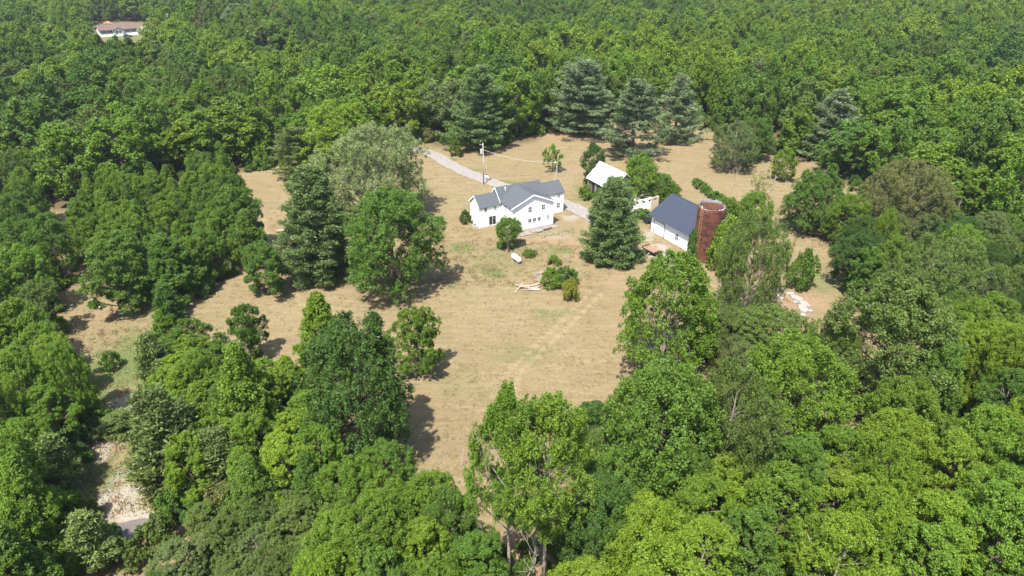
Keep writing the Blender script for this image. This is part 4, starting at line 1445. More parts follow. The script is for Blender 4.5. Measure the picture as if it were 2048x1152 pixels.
mb = MB(); a_, b_ = Vector((0, 0, UH - 2.2)), Vector((gx_ - px_, gy_ - py_, 0)); mb.tube([b_, b_.lerp(a_, .24)], .032, 6); mb.build("guy_guard", M['yellow'], U0)
lx, ly = at(1112, 399)
LH = height_at(lx, ly, 324)
L0 = thing("lamp_pole", "slim lamp pole rising behind the farmhouse's right wing", "pole", (lx, ly, 0))
mb = MB(); mb.tube([(0, 0, -.2), (0, 0, LH)], [.11, .08], 8); mb.build("pole", M['pole'], L0)
mb = MB(); mb.tube([(0, 0, LH - .1), (-.5, -.3, LH + .1)], .04, 5); mb.build("lamp_arm", M['galv'], L0)
mb = MB(); mb.tube([(-.5, -.3, LH + .16), (-.5, -.3, LH - .12)], [.1, .2], 10); mb.build("lamp_head", M['galv'], L0)


def wire(p, q, sag, label):
    mb = MB()
    P, Q = Vector(p), Vector(q)
    pts = []
    for i in range(17):
        t = i / 16
        v = P.lerp(Q, t)
        v.z -= sag * 4 * t * (1 - t)
        pts.append(v)
    mb.tube(pts, .022, 4)
    tag(mb.build("overhead_wire", M['galv']), label, "wire")


wire((px_, py_, UH - 1.6), (lx, ly, LH - .1), .9, "pale overhead wire from the utility pole to the lamp pole")
wire((lx, ly, LH - .2), local(H0, 19.5, 3.0, 6.3), .2, "short wire from the lamp pole to the farmhouse's right wing")
wx, wy = at(973, 361)
O0 = thing("meter_post", "small white meter box with a black cap on a post by the drive", "meter post", (wx, wy, 0))
mb = MB(); mb.box(-.06, .06, -.06, .06, -.1, .95); mb.build("post", M['black'], O0)
mb = MB(); mb.box(-.3, .3, -.2, .2, .95, 1.35); mb.build("box", M['tank'], O0)
mb = MB(); mb.box(-.17, .17, -.15, .15, 1.35, 1.6); mb.build("cap", M['black'], O0)

# --- propane tank
tx, ty = at(1032.5, 523)
T0 = thing("propane_tank", "white propane tank lying on the dry grass below the farmhouse", "tank", (tx, ty, 0), R(-62))
mb = MB()
prof = [(-1.5, .02), (-1.47, .2), (-1.36, .36), (-1.18, .46), (-1.0, .49), (1.0, .49), (1.18, .46), (1.36, .36), (1.47, .2), (1.5, .02)]
mb.tube([(x, 0, .78) for x, r_ in prof], [r_ for x, r_ in prof], 20); mb.build("shell", M['tank'], T0, smooth=True)
mb = MB(); mb.tube([(.0, 0, 1.2), (0, 0, 1.42)], .2, 12); mb.build("valve_dome", M['tank'], T0)
for x in (-.9, .9):
    mb = MB(); mb.box(x - .08, x + .08, -.35, .35, -.1, .38); mb.build("leg", M['concrete'], T0)

# --- log pile
lcx, lcy = at(1056, 577)
specs = [(-1.6, -.1, .14, 3.0, 62, 10, .17), (-.2, .6, .15, 4.0, -12, 0, .15), (.3, .3, .17, 3.6, 4, 2, .18), (.4, -.1, .16, 3.4, -8, 0, .16), (.9, -.5, .17, 2.8, -18, -2, .17), (.1, .1, .45, 3.2, 9, 3, .15), (.9, .25, .46, 2.6, 24, 4, .14), (1.3, .5, .18, 2.2, 38, 0, .16), (-.9, .35, .4, 2.2, -5, 0, .13), (.6, -.75, .14, 2.4, 2, 0, .14)]
wordsL = ["thick pale log lying crosswise at the pile's left end", "longest grey log along the back of the pile", "grey log in the middle of the pile", "grey log in the front half of the pile", "log slanting at the pile's front right", "upper log resting across the pile's middle", "upper log pointing up right on the pile", "short log angled at the pile's right end", "short upper log near the pile's left end", "log lying lowest at the front of the pile"]
for i, (x, y, z, L_, az, el, r_) in enumerate(specs):
    rr = random.Random(40 + i)
    mb = MB()
    d = Vector((math.cos(R(az)) * math.cos(R(el)), math.sin(R(az)) * math.cos(R(el)), math.sin(R(el))))
    pts = [d * (t - .5) * L_ + Vector((rr.gauss(0, .05), rr.gauss(0, .05), rr.gauss(0, .03))) for t in (0, .25, .5, .75, 1)]
    mb.tube(pts, [r_ * rr.uniform(.8, 1.12) for _ in pts], 8)
    tag(mb.build("log", M['log'], None, (lcx + x, lcy + y, z)), wordsL[i], "log", "logs of the pile below the propane tank")
bx_, by__ = at(572, 464)
mb = MB()
mb.tube([(-1.9, -.2, .3), (-.6, 0, .34), (.8, .1, .33), (2.0, .3, .36)], [.26, .3, .28, .22], 9)
tag(mb.build("fallen_log", M['log'], None, (bx_, by__, 0)), "pale fallen log on the grass strip beside the left grove", "log")

# --- brush pile
M['brush'] = mat("grey_brush", (.33, .28, .25), .95, .1, noise=.35, nscale=4)
bpx0 = at(1108, 550)
mb = MB()
rr = random.Random(77)
for i in range(150):
    x, y = rr.gauss(0, 1.9), rr.gauss(0, .9)
    z = max(.05, rr.uniform(.05, .9) * math.exp(-(x * x / 6 + y * y / 2)))
    a, l, e = rr.uniform(0, PI), rr.uniform(.5, 1.8), rr.uniform(-.25, .3)
    d = Vector((math.cos(a), math.sin(a), e)) * l / 2
    c = Vector((x, y, z + abs(e) * l / 2))
    mb.tube([c - d, c + Vector((0, 0, .05)), c + d], [.03, .035, .015], 4, cap=False)
tag(mb.build("brush_pile", M['brush'], None, (bpx0[0], bpx0[1], 0)), "heap of grey cut branches behind the bramble mound", "brush pile")
fpx = at(1136, 526)
mb = MB(); mb.tube([(0, 0, -.2), (.05, 0, 1.3)], [.1, .09], 7); tag(mb.build("fence_post", M['pole'], None, (*fpx, 0)), "short wooden post alone in the grass left of the pine", "post")

# --- cut stump tree at the house
hx, hy = at(1016, 497)
ST = thing("stump_tree", "cut-back grey stump sprouting green branches before the farmhouse", "tree", (hx, hy, 0))
mb = MB(); mb.tube([(0, 0, -.2), (.05, 0, .6), (.0, .05, 1.5), (.1, .05, 2.3)], [.42, .34, .32, .36], 10); mb.tube([(0, .05, 1.9), (-.25, -.1, 2.6)], [.2, .15], 8); mb.tube([(.1, .05, 2.0), (.4, .2, 2.7)], [.2, .14], 8)
mb.build("trunk", M['pale_bark'], ST)
q, tone, mbt = broadleaf_form(301, 3.9, 2.5, .2, 'egg', 30, 16, 36, .10, .40)
q = q.copy(); q[..., 2] += 2.0; q[..., 1] += .7
q2, tone2, _ = broadleaf_form(302, 1.8, 1.0, .05, 'dome', 8, 8, 30, .11, .3)
q2 = q2.copy(); q2[..., 0] -= 1.2
q3, tone3, _ = broadleaf_form(303, 1.6, .7, .05, 'dome', 6, 8, 30, .11, .3)
q3 = q3.copy(); q3[..., 0] += .9; q3[..., 1] += .2
cr_ = new_obj("crown", quad_mesh("stump_crown", np.concatenate([q, q2, q3]), np.concatenate([tone, tone2, tone3]), M['leaf']), ST)
cr_.color = (*GREEN['mid'], 1)
for v in mbt.v[:]:
    pass
mbt.v = [(x, y + .7, z + 2.0) for x, y, z in mbt.v]
mbt.build("branches", M['pale_bark'], ST)

# --- trailer with planks
qx, qy = at(1304, 506)
TR = thing("flatbed_trailer", "small black flatbed trailer parked under the pine's right side", "trailer", (qx, qy, 0), R(-58))
mb = MB(); mb.box(-1.9, 1.6, -.95, .95, .55, .68)
mb.build("bed", M['black'], TR)
for x in (-1.9, 1.52):
    mb = MB(); mb.box(x, x + .08, -.95, .95, .69, 1.0); mb.build("stake_rail", M['black'], TR)
for s in (-1, 1):
    for x in (-.55, .35):
        mb = MB(); mb.tube([(x, s * 1.0, .34), (x, s * 1.2, .34)], .34, 14); w_ = mb.build("wheel", M['rubber'], TR)
        mb = MB(); mb.tube([(x, s * 1.2, .34), (x, s * 1.215, .34)], .18, 10); mb.build("rim", M['galv'], w_)
mb = MB(); mb.tube([(1.6, -.6, .6), (2.8, 0, .55), (1.6, .6, .6)], .05, 5); mb.build("drawbar", M['black'], TR)
for i in range(8):
    y = -.84 + i * .24
    mb = MB(); mb.box(-1.8, 1.5, -.105, .105, 0, .07)
    o = mb.build("timber_plank", M['planks'], None, local(TR, random.Random(i).uniform(-.1, .15), y, .68 + .09), R(-58))
    tag(o, "reddish brown plank on the flatbed trailer, %s from its pine side" % ["first", "second", "third", "fourth", "fifth", "sixth", "seventh", "eighth"][i], "plank", "planks on the trailer")
# things at the garage's left corner
ux, uy = at(1296, 446)
UT = thing("utility_cart", "black two-wheeled cart parked at the garage's left corner", "cart", (ux, uy, 0), R(-40))
mb = MB(); mb.add([(-1, -.55, .5), (1, -.55, .5), (1, .55, .5), (-1, .55, .5), (-1.15, -.65, 1.0), (1.15, -.65, 1.0), (1.15, .65, 1.0), (-1.15, .65, 1.0)], [(3, 2, 1, 0), (0, 1, 5, 4), (1, 2, 6, 5), (2, 3, 7, 6), (3, 0, 4, 7)])
tb = mb.build("tub", M['black'], UT)
md = tb.modifiers.new("thickness", 'SOLIDIFY'); md.thickness = .04
for s in (-1, 1):
    mb = MB(); mb.tube([(0, s * .66, .3), (0, s * .82, .3)], .32, 14); mb.build("wheel", M['rubber'], UT)
mb = MB(); mb.tube([(1, 0, .5), (2.0, 0, .4)], .05, 5); mb.build("drawbar", M['rust'], UT)
M['blue'] = mat("blue_plastic", (.12, .28, .45), .5, .3)
dx_, dy_ = at(1293, 436)
BR = thing("blue_barrel", "pale blue plastic barrel between the block shed and the garage", "barrel", (dx_, dy_, 0))
mb = MB(); mb.tube([(0, 0, -.05), (0, 0, .1), (0, 0, .3), (0, 0, .62), (0, 0, .82), (0, 0, .9)], [.27, .29, .31, .31, .29, .25], 14); mb.build("drum", M['blue'], BR, smooth=True)
mb = MB(); mb.tube([(0, 0, .9), (0, 0, .93)], .2, 12); mb.build("lid", M['tank'], BR)
kx, ky = at(1009, 1119)
BK = thing("blue_bucket", "small blue bucket on the ground left of the tall pale trunks", "bucket", (kx, ky, 0))
mb = MB(); mb.tube([(0, 0, -.05), (0, 0, .42)], [.16, .22], 12, cap=False); mb.tube([(0, 0, .0), (0, 0, .02)], .16, 12); mb.build("pail", mat("bucket_blue", (.05, .22, .55), .45, .4), BK)
mb = MB(); mb.tube([(-.22, 0, .42), (-.16, 0, .55), (0, 0, .6), (.16, 0, .55), (.22, 0, .42)], .012, 4); mb.build("handle", M['galv'], BK)

# --- pale rubble row
M['rubble'] = mat("pale_rubble", (.27, .245, .22), .95, .1, noise=.18, nscale=2, bump=.5, bscale=6)
rub = [(1556, 583, 1.3), (1563, 580, 1.0), (1555, 592, 1.2), (1561, 598, 1.1), (1576, 588, .8), (1582, 590, .9), (1590, 595, 1.3), (1598, 600, 1.3), (1608, 610, 1.3), (1614, 612, .9), (1603, 616, 1.2), (1608, 622, 1.2), (1590, 607, .7), (1621, 624, .7), (1606, 632, 1.0)]
rubw = ["big slab at the row's far left top", "slab next to the far left top one", "left slab half in the bushes", "lower left slab in the bushes", "small chunk where the row narrows", "second small chunk where the row narrows", "broad slab at the row's middle", "broadest slab right of the middle", "slab at the row's right bend", "small chunk outside the right bend", "large slab at the lower bend", "large slab below the lower bend", "small chunk left of the lower bend", "small chunk at the row's right tip", "lowest slab of the row"]
for i, (x, y, s) in enumerate(rub):
    rr = random.Random(200 + i)
    X, Y = at(x, y)
    mb = MB()
    n = 7
    ring_ = [(math.cos(2 * PI * k / n + rr.uniform(-.25, .25)) * s * rr.uniform(.5, .85), math.sin(2 * PI * k / n + rr.uniform(-.25, .25)) * s * rr.uniform(.45, .75)) for k in range(n)]
    s *= .8
    hh = rr.uniform(.2, .4)
    vs = [(a, b_, -.2) for a, b_ in ring_] + [(a * .92, b_ * .92, hh * rr.uniform(.7, 1.1)) for a, b_ in ring_] + [(0, 0, hh * 1.1)]
    fs = [(k, (k + 1) % n, n + (k + 1) % n, n + k) for k in range(n)] + [(n + k, n + (k + 1) % n, 2 * n) for k in range(n)]
    mb.add(vs, fs)
    tag(mb.build("concrete_rubble", M['rubble'], None, (X, Y, 0), rr.uniform(0, 3)), "pale broken concrete, " + rubw[i], "rubble", "pale rubble row at the right thicket")

# --- overgrown fence
H1, H2 = at(1392, 372), at(1500, 446)
HG = thing("overgrown_fence", "long low vine-covered fence running behind the silo", "hedge", (*H1, 0))
qs, ts = [], []
rgn = np.random.default_rng(31)
nseg = 20
for i in range(nseg):
    t_ = i / (nseg - 1)
    fm = broadleaf_form(330 + i, 1.5 + .5 * math.sin(i * .9) + rgn.uniform(-.2, .3), 1.25, .05, 'dome', 8, 9, 26, .10, .28)
    q_ = fm[0].copy()
    q_[..., 0] += (H2[0] - H1[0]) * t_ + rgn.normal() * .15
    q_[..., 1] += (H2[1] - H1[1]) * t_ + rgn.normal() * .15
    qs.append(q_); ts.append(fm[1])
o = new_obj("vines", quad_mesh("vines", np.concatenate(qs), np.concatenate(ts), M['leaf']), HG)
o.color = (*GREEN['mid'], 1)
for i in range(11):
    t_ = i / 10
    mb = MB(); mb.tube([(0, 0, -.2), (0, 0, 1.45)], .06, 6); mb.build("post", M['pole'], HG, ((H2[0] - H1[0]) * t_, (H2[1] - H1[1]) * t_, 0))

# --- bare little trees and dead snags
M['bleached'] = mat("bleached_wood", (.38, .34, .30), .9, .1, noise=.25, nscale=4)
def dead(px, py, top, label, seed, mt, r0=.1, spread=.5, lev=3, nm="dead_tree"):
    X, Y = at(px, py)
    Hh = height_at(X, Y, top)
    o = thing(nm, label, "tree", (X, Y, -.1), seed * 1.3)
    bare_form(seed, Hh * 1.05, spread, lev, r0).build("trunk", mt, o)


dead(1466, 372, 330, "bare bleached little tree on the lawn below the grey twiggy tree", 3, M['bleached'], .07, .75, 2)
dead(1050, 1166, 1035, "thin dead tree between the two tall pale trunks", 8, M['bleached'], .13, .45)
dead(1275, 1010, 838, "grey dead snag in the big dome tree at the lower right", 9, M['dead_wood'], .16, .7)
dead(1362, 985, 800, "tall grey dead trunk right of the dome tree's snag", 10, M['dead_wood'], .2, .5)
dead(625, 930, 862, "fallen grey limbs in the scrub left of the big drooping tree", 12, M['dead_wood'], .1, .9)
dead(668, 905, 850, "dry brush top in the scrub left of the drooping tree's shade", 13, M['dead_wood'], .08, .9)
dead(1905, 455, 405, "bare grey tree among the right scrub wood", 14, M['bleached'], .1, .6)
dead(862, 262, 172, "white-stemmed bare tree at the dark gap behind the drive", 15, M['bleached'], .16, .3)
dead(776, 232, 186, "pale dead branch tree in the background wood left of the drive", 16, M['bleached'], .14, .6)
dead(920, 935, 900, "small bare twig poking above the bottom middle trees", 17, M['bleached'], .05, .5, 2)
X, Y = at(1538, 383)
SN = thing("snag", "forked dead snag with two bleached limbs on the right lawn", "tree", (X, Y, -.1))
mb = MB(); mb.tube([(0, 0, 0), (.25, 0, 1.0), (.55, 0, 2.0), (.95, 0, 3.4), (1.35, 0, 3.9)], [.17, .13, .10, .07, .04], 7); mb.tube([(.5, 0, 1.9), (.1, 0, 2.8), (-.7, .1, 4.4)], [.09, .08, .05], 6); mb.tube([(.95, 0, 3.3), (.8, 0, 4.2)], [.08, .04], 5)
mb.build("trunk", M['bleached'], SN)

# --- litter scraps
for i, (x, y, lab, c) in enumerate([(188, 602, "bluish white plastic scrap nearest the left grove", (.55, .68, .75)), (204, 614, "flat white scrap on the grass near the bluish one", (.8, .78, .76)), (243, 628, "small white scrap lowest on the left grass", (.85, .82, .84)), (267, 620, "small white scrap farthest right on the left grass", (.85, .82, .84))]):
    X, Y = at(x, y)
    rr = random.Random(i)
    mb = MB()
    vs, fs = [], []
    for a in range(4):
        for b_ in range(4):
            vs.append(((a - 1.5) * .17 * (2 - i * .25), (b_ - 1.5) * .13, .05 + rr.uniform(0, .14)))
    for a in range(3):
        for b_ in range(3):
            fs.append((a * 4 + b_, a * 4 + b_ + 1, a * 4 + b_ + 5, a * 4 + b_ + 4))
    mb.add(vs, fs)
    tag(mb.build("litter_scrap", mat("scrap_%d" % i, c, .6), None, (X, Y, 0), rr.uniform(0, 3)), lab, "litter", "litter on the left grass")

# --- the distant house and its yard
A_, B_2 = at(201, 74.6), at(277, 68.8)
ang = math.atan2(B_2[1] - A_[1], B_2[0] - A_[0])
RL = math.hypot(B_2[0] - A_[0], B_2[1] - A_[1])
RH = thing("ranch_house", "far white single-storey house with brown roof in the trees at upper left", "house", (*A_, 0), ang)
mb = MB(); gable_wall(mb, 0, RL, 0, 9, 3.6, 5.7); mb.build("wall", M['white_paint'], RH)
slope_pair(RH, 0, RL, 0, 9, 5.95, 3.75, .5, M['brown_roof'], along_over=.4)
g0, g1 = RL * .36, RL * .62
mb = MB(); gable_wall(mb, g0 + .6, g1 - .4, -1.2, 1.5, 3.4, 4.4, 'y'); mb.build("porch_wall", M['white_paint'], RH)
for s in (-1, 1):
    mb = MB()
    am = (g0 + g1) / 2
    hw = (g1 - g0) / 2 + .5
    mb.slab([(am + s * hw, -1.9, 3.35), (am + .002 * s, -1.9, 4.75), (am + .002 * s, 4, 4.75), (am + s * hw, 1, 3.35)], .15); mb.build("porch_roof", M['brown_roof'], RH)
M['shutter'] = mat("dark_shutters", (.05, .035, .045), .6, .3)
for a, y in ((RL * .27, 0), (RL * .74, 0), (RL * .9, 0), (RL * .12, 0)):
    w_ = window(RH, 'y', y, a, 1.6, 3.0, 1.1, 2, 2)
    for s in (-1, 1):
        mb = MB(); mb.box(a + s * 1.0 - .3, a + s * 1.0 + .3, -.08, -.01, 1.5, 3.1); mb.build("shutter", M['shutter'], w_)
for a in ((g0 + g1) / 2 - .8, (g0 + g1) / 2 + .8):
    window(RH, 'y', -1.2, a, 1.6, 3.0, .9, 1, 2)
mb = MB(); mb.box(-.05, RL + .05, -.06, 0, -.2, .9); mb.build("skirting", M['trim'], RH)

cxx, cyy = at(256, 74.5)
CR = thing("car", "dark car parked in front of the far white house", "car", (cxx, cyy, 0), ang)
mb = MB()
prof = [(-2.25, .35), (-2.25, .85), (-1.9, 1.0), (-1.2, 1.45), (.35, 1.48), (1.05, 1.0), (2.1, .85), (2.25, .6), (2.25, .35)]
n = len(prof)
mb.add([(x, -.88, z) for x, z in prof] + [(x, .88, z) for x, z in prof], [tuple(range(n)), tuple(range(2 * n - 1, n - 1, -1))] + [(i, n + i, n + (i + 1) % n, (i + 1) % n) for i in range(n)])
M['carpaint'] = mat("dark_blue_paint", (.02, .03, .05), .25, .5)
bd = mb.build("body", M['carpaint'], CR)
mb = MB(); mb.add([(-1.15, -.885, 1.05), (.85, -.885, 1.05), (.3, -.885, 1.4), (-1.0, -.885, 1.4)], [(0, 1, 2, 3)]); mb.build("side_window", M['glass'], CR)
for x in (-1.4, 1.4):
    for s in (-1, 1):
        mb = MB(); mb.tube([(x, s * .72, .33), (x, s * .92, .33)], .33, 12); mb.build("wheel", M['rubber'], CR)
rx, ry = at(298, 64.5)
RV = thing("camper_trailer", "white camper trailer parked right of the far white house", "trailer", (rx, ry, 0), ang + R(-20))
mb = MB()
prof = [(-3.6, .6), (-3.6, 2.9), (-3.3, 3.3), (2.2, 3.3), (3.1, 2.9), (3.6, 2.0), (3.3, .9), (2.9, .6)]
n = len(prof)
mb.add([(x, -1.2, z) for x, z in prof] + [(x, 1.2, z) for x, z in prof], [tuple(range(n)), tuple(range(2 * n - 1, n - 1, -1))] + [(i, n + i, n + (i + 1) % n, (i + 1) % n) for i in range(n)])
mb.build("body", M['tank'], RV)
M['grey_stripe'] = mat("grey_green_panel", (.35, .45, .42), .4, .4)
mb = MB(); mb.box(.4, 3.0, -1.215, -1.2, 1.0, 2.3); mb.build("side_panel", M['grey_stripe'], RV)
mb = MB(); mb.box(-2.4, -1.2, -1.215, -1.2, 1.8, 2.6); mb.build("window", M['glass'], RV)
for s in (-1, 1):
    mb = MB(); mb.tube([(0, s * 1.0, .36), (0, s * 1.22, .36)], .36, 12); mb.build("wheel", M['rubber'], RV)
M['orange'] = mat("orange_paint", (.60, .13, .03), .5, .4)
ox, oy = at(291, 68)
TC = thing("garden_tractor", "small orange garden tractor in front of the far camper trailer", "tractor", (ox, oy, 0), ang + .6)
mb = MB(); mb.box(.1, 1.3, -.4, .4, .6, 1.35); mb.box(-1.0, .1, -.45, .45, .5, .85); mb.build("body", M['orange'], TC)
mb = MB(); mb.box(-.75, -.3, -.25, .25, .85, 1.0); mb.box(-.85, -.75, -.25, .25, .9, 1.5); mb.build("seat", M['black'], TC)
for x, r_ in ((-.6, .55), (1.0, .36)):
    for s in (-1, 1):
        mb = MB(); mb.tube([(x, s * .5, r_), (x, s * .78, r_)], r_, 12); mb.build("wheel", M['rubber'], TC)
fx, fy = at(216, 47.5)
TP = thing("orange_tarp", "orange tarp heap behind the far white house's left end", "tarp", (fx, fy, 0))
mb = MB()
rr = random.Random(4)
vs, fs = [], []
for i in range(9):
    for j in range(6):
        x, y = (i - 4) * .8, (j - 2.5) * .6
        vs.append((x, y, max(0, 1.5 * math.exp(-(x * x / 5 + y * y / 1.6)) + rr.uniform(-.1, .15))))
for i in range(8):
    for j in range(5):
        fs.append((i * 6 + j, (i + 1) * 6 + j, (i + 1) * 6 + j + 1, i * 6 + j + 1))
mb.add(vs, fs); mb.build("sheet", M['orange'], TP)
vx, vy = at(343, 68)
VP = thing("utility_pole", "far grey pole right of the camper trailer beside the road", "pole", (vx, vy, 0))
VH = 11.5
mb = MB(); mb.tube([(0, 0, 0), (0, 0, VH)], [.2, .14], 8); mb.build("pole", M['galv'], VP)
mb = MB(); mb.box(-1.2, 1.2, -.07, .07, VH - .9, VH - .7); mb.build("crossarm", M['pole'], VP)

# ------------------------------------------------------------------ trees, shrubs
def plant(t):
    F = FORMS[t['form']]
    o = thing(t['name'], t['label'], t['cat'], (t['X'], t['Y'], -.06), t['rot'], t['group'])
    s = (t['R'] / F['R'], t['R'] / F['R'], t['H'] / F['H'])
    o.scale = s
    a = bpy.data.objects.new("trunk", F['trunk'])
    c = bpy.data.objects.new("crown", F['crown'])
    for x in (a, c):
        COL.objects.link(x)
        x.parent = o
    c.color = (*t['col'], 1)
    return o


for t in TREES:
    if t['group'] in ("trees of the left grove", "trees of the lower left thicket", "bush trees along the bottom left"):
        t = dict(t, name='bush_tree' if 'bush' in t['group'] else 'young_tree')
    plant(t)


def scatter(name, pts, rots, scales, index, protos, label, cat, tint=None):
    """one object of many instances, for what is past counting"""
    col = bpy.data.collections.new(name + "_forms")
    for i, p in enumerate(protos):
        p.name = "woodland_form_%03d" % i if 'wood' in name else name + "_form_%03d" % i
        col.objects.link(p)
    me = bpy.data.meshes.new(name)
    me.vertices.add(len(pts))
    me.vertices.foreach_set("co", np.asarray(pts, np.float32).ravel())
    for nm, ty, arr in (("turn", 'FLOAT', rots), ("which", 'INT', index)):
        a = me.attributes.new(nm, ty, 'POINT')
        a.data.foreach_set("value", np.asarray(arr, np.float32 if ty == 'FLOAT' else np.int32))
    a = me.attributes.new("size", 'FLOAT_VECTOR', 'POINT')
    a.data.foreach_set("vector", np.asarray(scales, np.float32).ravel())
    if tint is not None:
        a = me.attributes.new("tint", 'FLOAT_COLOR', 'POINT')
        a.data.foreach_set("color", np.concatenate([np.asarray(tint, np.float32), np.ones((len(pts), 1), np.float32)], 1).ravel())
    o = new_obj(name, me)
    ng = bpy.data.node_groups.new(name, 'GeometryNodeTree')
    ng.interface.new_socket("Geometry", in_out='INPUT', socket_type='NodeSocketGeometry')
    ng.interface.new_socket("Geometry", in_out='OUTPUT', socket_type='NodeSocketGeometry')
    gi = ng.nodes.new("NodeGroupInput")
    go = ng.nodes.new("NodeGroupOutput")
    m2p = ng.nodes.new("GeometryNodeMeshToPoints")
    iop = ng.nodes.new("GeometryNodeInstanceOnPoints")
    ci = ng.nodes.new("GeometryNodeCollectionInfo")
    ci.inputs["Collection"].default_value = col
    ci.inputs["Separate Children"].default_value = True
    ci.inputs["Reset Children"].default_value = True

    def na(nm, ty):
        x = ng.nodes.new("GeometryNodeInputNamedAttribute")
        x.data_type = ty
        x.inputs["Name"].default_value = nm
        return x.outputs["Attribute"]
    cx = ng.nodes.new("ShaderNodeCombineXYZ")
    L = ng.links.new
    L(gi.outputs[0], m2p.inputs[0])
    L(m2p.outputs[0], iop.inputs["Points"])
    L(ci.outputs[0], iop.inputs["Instance"])
    iop.inputs["Pick Instance"].default_value = True
    L(na("which", 'INT'), iop.inputs["Instance Index"])
    L(na("turn", 'FLOAT'), cx.inputs[2])
    L(cx.outputs[0], iop.inputs["Rotation"])
    L(na("size", 'FLOAT_VECTOR'), iop.inputs["Scale"])
    L(iop.outputs[0], go.inputs[0])
    md = o.modifiers.new("scatter", 'NODES')
    md.node_group = ng
    return tag(o, label, cat, None, "stuff")


# the far wood: one mass
M['leaf_mass'] = leaf_material("woodland_foliage", 0.46, 0.36, 0.62, 1.42, 0.011, 'instancer')
protos = []
for i, (sh, bl) in enumerate([('oval', 2.2), ('egg', 2.5), ('oval', 3.0), ('cone', 1.5), ('dome', 1.5), ('vase', 3.0), ('egg', 1.5), ('oval', 2.0)]):
    q, tone, mbt = broadleaf_form(80 + i, 15, 4.2, bl, sh, 26, 17, 22, 0.215, 0.56)
    protos.append(bpy.data.objects.new("p", quad_mesh("far_tree", q, tone, M['leaf_mass'], (mbt, M['bark']))))
FAR = np.array(FAR)
g = np.random.default_rng(123)
scatter("woodland", np.stack([bx[FAR], by[FAR], np.full(len(FAR), -.06)], 1), g.uniform(0, 6.28, len(FAR)), np.stack([br[FAR] / 4.2, br[FAR] / 4.2, bh[FAR] / 15], 1), g.integers(0, 8, len(FAR)), protos,
        "dense green broadleaf wood filling the whole background", "woodland", [GREEN[cols[i]] for i in FAR])

# undergrowth beneath the trees
U, US = [], []
g = np.random.default_rng(5)
for t in TREES:
    if t['hero'] or t['name'] != B_:
        continue
    for k in range(4):
        a, d = g.uniform(0, 6.28), g.uniform(.4, 1.0) * t['R']
        U.append((t['X'] + math.cos(a) * d, t['Y'] + math.sin(a) * d))
        US.append(g.uniform(.5, 1.5))
# a ragged brushy fringe where the wood meets the grass
for x in np.arange(500, 1720, 9):
    y = np.interp(x, EDGE_X, EDGE_Y) + g.uniform(-9, 3)
    U.append(at(x + g.uniform(-5, 5), y))
    US.append(g.uniform(.7, 2.1))
U, US = np.array(U), np.array(US)
protos = [bpy.data.objects.new("p", quad_mesh("undergrowth_form", FORMS[f]['data'][0], FORMS[f]['data'][1], M['leaf_mass'])) for f in ('shrub_a', 'shrub_b')]
scatter("undergrowth", np.stack([U[:, 0], U[:, 1], np.full(len(U), -.06)], 1), g.uniform(0, 6.28, len(U)), np.stack([US, US, US * g.uniform(.7, 1.3, len(U))], 1), g.integers(0, 2, len(U)), protos,
        "leafy undergrowth beneath the trees along the wood edges", "undergrowth", [GREEN[c] for c in g.choice(['mid', 'deep', 'bright', 'olive', 'mid', 'rust'], len(U))])

# ------------------------------------------------------------------ weeds and tufts on the dry lawn
def tuft_mesh(name, seed, n, h, w, material):
    g_ = np.random.default_rng(seed)
    base = np.stack([g_.normal(size=n) * w, g_.normal(size=n) * w, np.zeros(n)], 1)
    d = unit(np.stack([g_.normal(size=n) * .55, g_.normal(size=n) * .55, np.ones(n)], 1))
    L_ = (h * g_.uniform(.5, 1.2, n))[:, None]
    s = unit(np.cross(d, unit(g_.normal(size=(n, 3)))))
    q_ = np.stack([base - s * .03, base + d * L_ * .55 + s * .04, base + d * L_, base + d * L_ * .5 - s * .04], 1)
    return quad_mesh(name, q_, g_.uniform(0, 1, n), material)


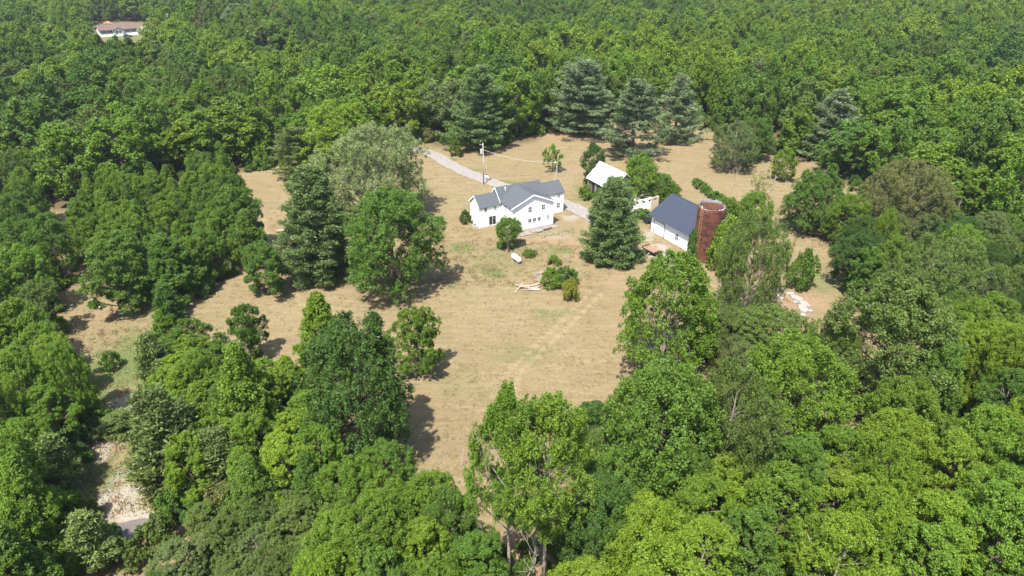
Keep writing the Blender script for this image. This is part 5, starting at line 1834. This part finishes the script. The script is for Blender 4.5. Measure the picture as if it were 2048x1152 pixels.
g = np.random.default_rng(17)
protos = []
for i, (c, h, w) in enumerate([((.32, .25, .14), .12, .22), ((.26, .23, .11), .13, .25), ((.19, .20, .08), .15, .25), ((.14, .18, .055), .18, .3), ((.34, .23, .14), .2, .2)]):
    mt = tint_material("tuft_%d" % i, c)
    o = bpy.data.objects.new("p", tuft_mesh("tuft", 400 + i, 26, h, w, mt))
    protos.append(o)
pts, wh, sc = [], [], []
CLEAR = [(120, 600), (180, 640), (250, 660), (560, 690), (600, 640), (780, 640), (900, 720), (880, 830), (800, 930), (960, 960), (1150, 790), (1230, 760), (1210, 560), (1380, 520), (1600, 620), (1700, 420), (1500, 330), (1400, 260), (1040, 275), (880, 320), (520, 345), (580, 600), (450, 560), (380, 610), (200, 600)]
while len(pts) < 4200:
    px, py = g.uniform(120, 1720), g.uniform(255, 960)
    if not inside(CLEAR, [px], [py])[0]:
        continue
    X, Y = at(px, py)
    rough_zone = (850 < px < 1180 and 455 < py < 575)
    if not rough_zone and g.uniform() < .55:
        continue
    lh = ((X - H0.location.x) * math.cos(R(27.5)) + (Y - H0.location.y) * math.sin(R(27.5)), -(X - H0.location.x) * math.sin(R(27.5)) + (Y - H0.location.y) * math.cos(R(27.5)))
    if -.3 < lh[0] < 21 and -7.7 < lh[1] < 6:
        continue
    pts.append((X, Y, -.05))
    if rough_zone:
        wh.append(int(g.choice([0, 1, 2, 2, 3, 4, 4])))
        sc.append([g.uniform(.8, 1.9)] * 3)
    else:
        wh.append(int(g.choice([0, 0, 1, 1, 2])))
        sc.append([g.uniform(.5, 1.1)] * 3)
# taller growth along the wood edges and beside the sandy track
for t in TREES:
    if t['hero'] or t['name'] != B_ or t['Y'] > 230:
        continue
    for k in range(5):
        a, d = g.uniform(0, 6.28), g.uniform(.8, 1.5) * t['R']
        pts.append((t['X'] + math.cos(a) * d, t['Y'] + math.sin(a) * d, -.05))
        wh.append(int(g.choice([1, 2, 3, 3, 4])))
        sc.append([g.uniform(1.2, 3.0)] * 3)
for k in range(520):
    X, Y = at(g.uniform(150, 330), g.uniform(660, 1110))
    if (X - c0[0]) ** 2 / 16 + (Y - c0[1]) ** 2 / 6 < 1:
        continue
    pts.append((X, Y, -.05))
    wh.append(int(g.choice([1, 2, 2, 3, 4, 4])))
    sc.append([g.uniform(.8, 2.2)] * 3)
scatter("grass", pts, g.uniform(0, 6.28, len(pts)), sc, wh, protos, "tufts of dry grass and weeds scattered over the lawn", "grass")

# ------------------------------------------------------------------ thin summer haze
mb = MB(); mb.box(-1400, 1400, -120, 1400, -1.2, 60)
hz = bpy.data.materials.new("haze")
hz.use_nodes = True
nt = hz.node_tree
nt.nodes.clear()
out = nt.nodes.new("ShaderNodeOutputMaterial")
vol = nt.nodes.new("ShaderNodeVolumePrincipled")
vol.inputs["Color"].default_value = (.80, .88, 1.0, 1)
vol.inputs["Density"].default_value = 0.0001
vol.inputs["Anisotropy"].default_value = 0.2
nt.links.new(vol.outputs[0], out.inputs["Volume"])
tag(mb.build("haze", hz), kind="stuff")
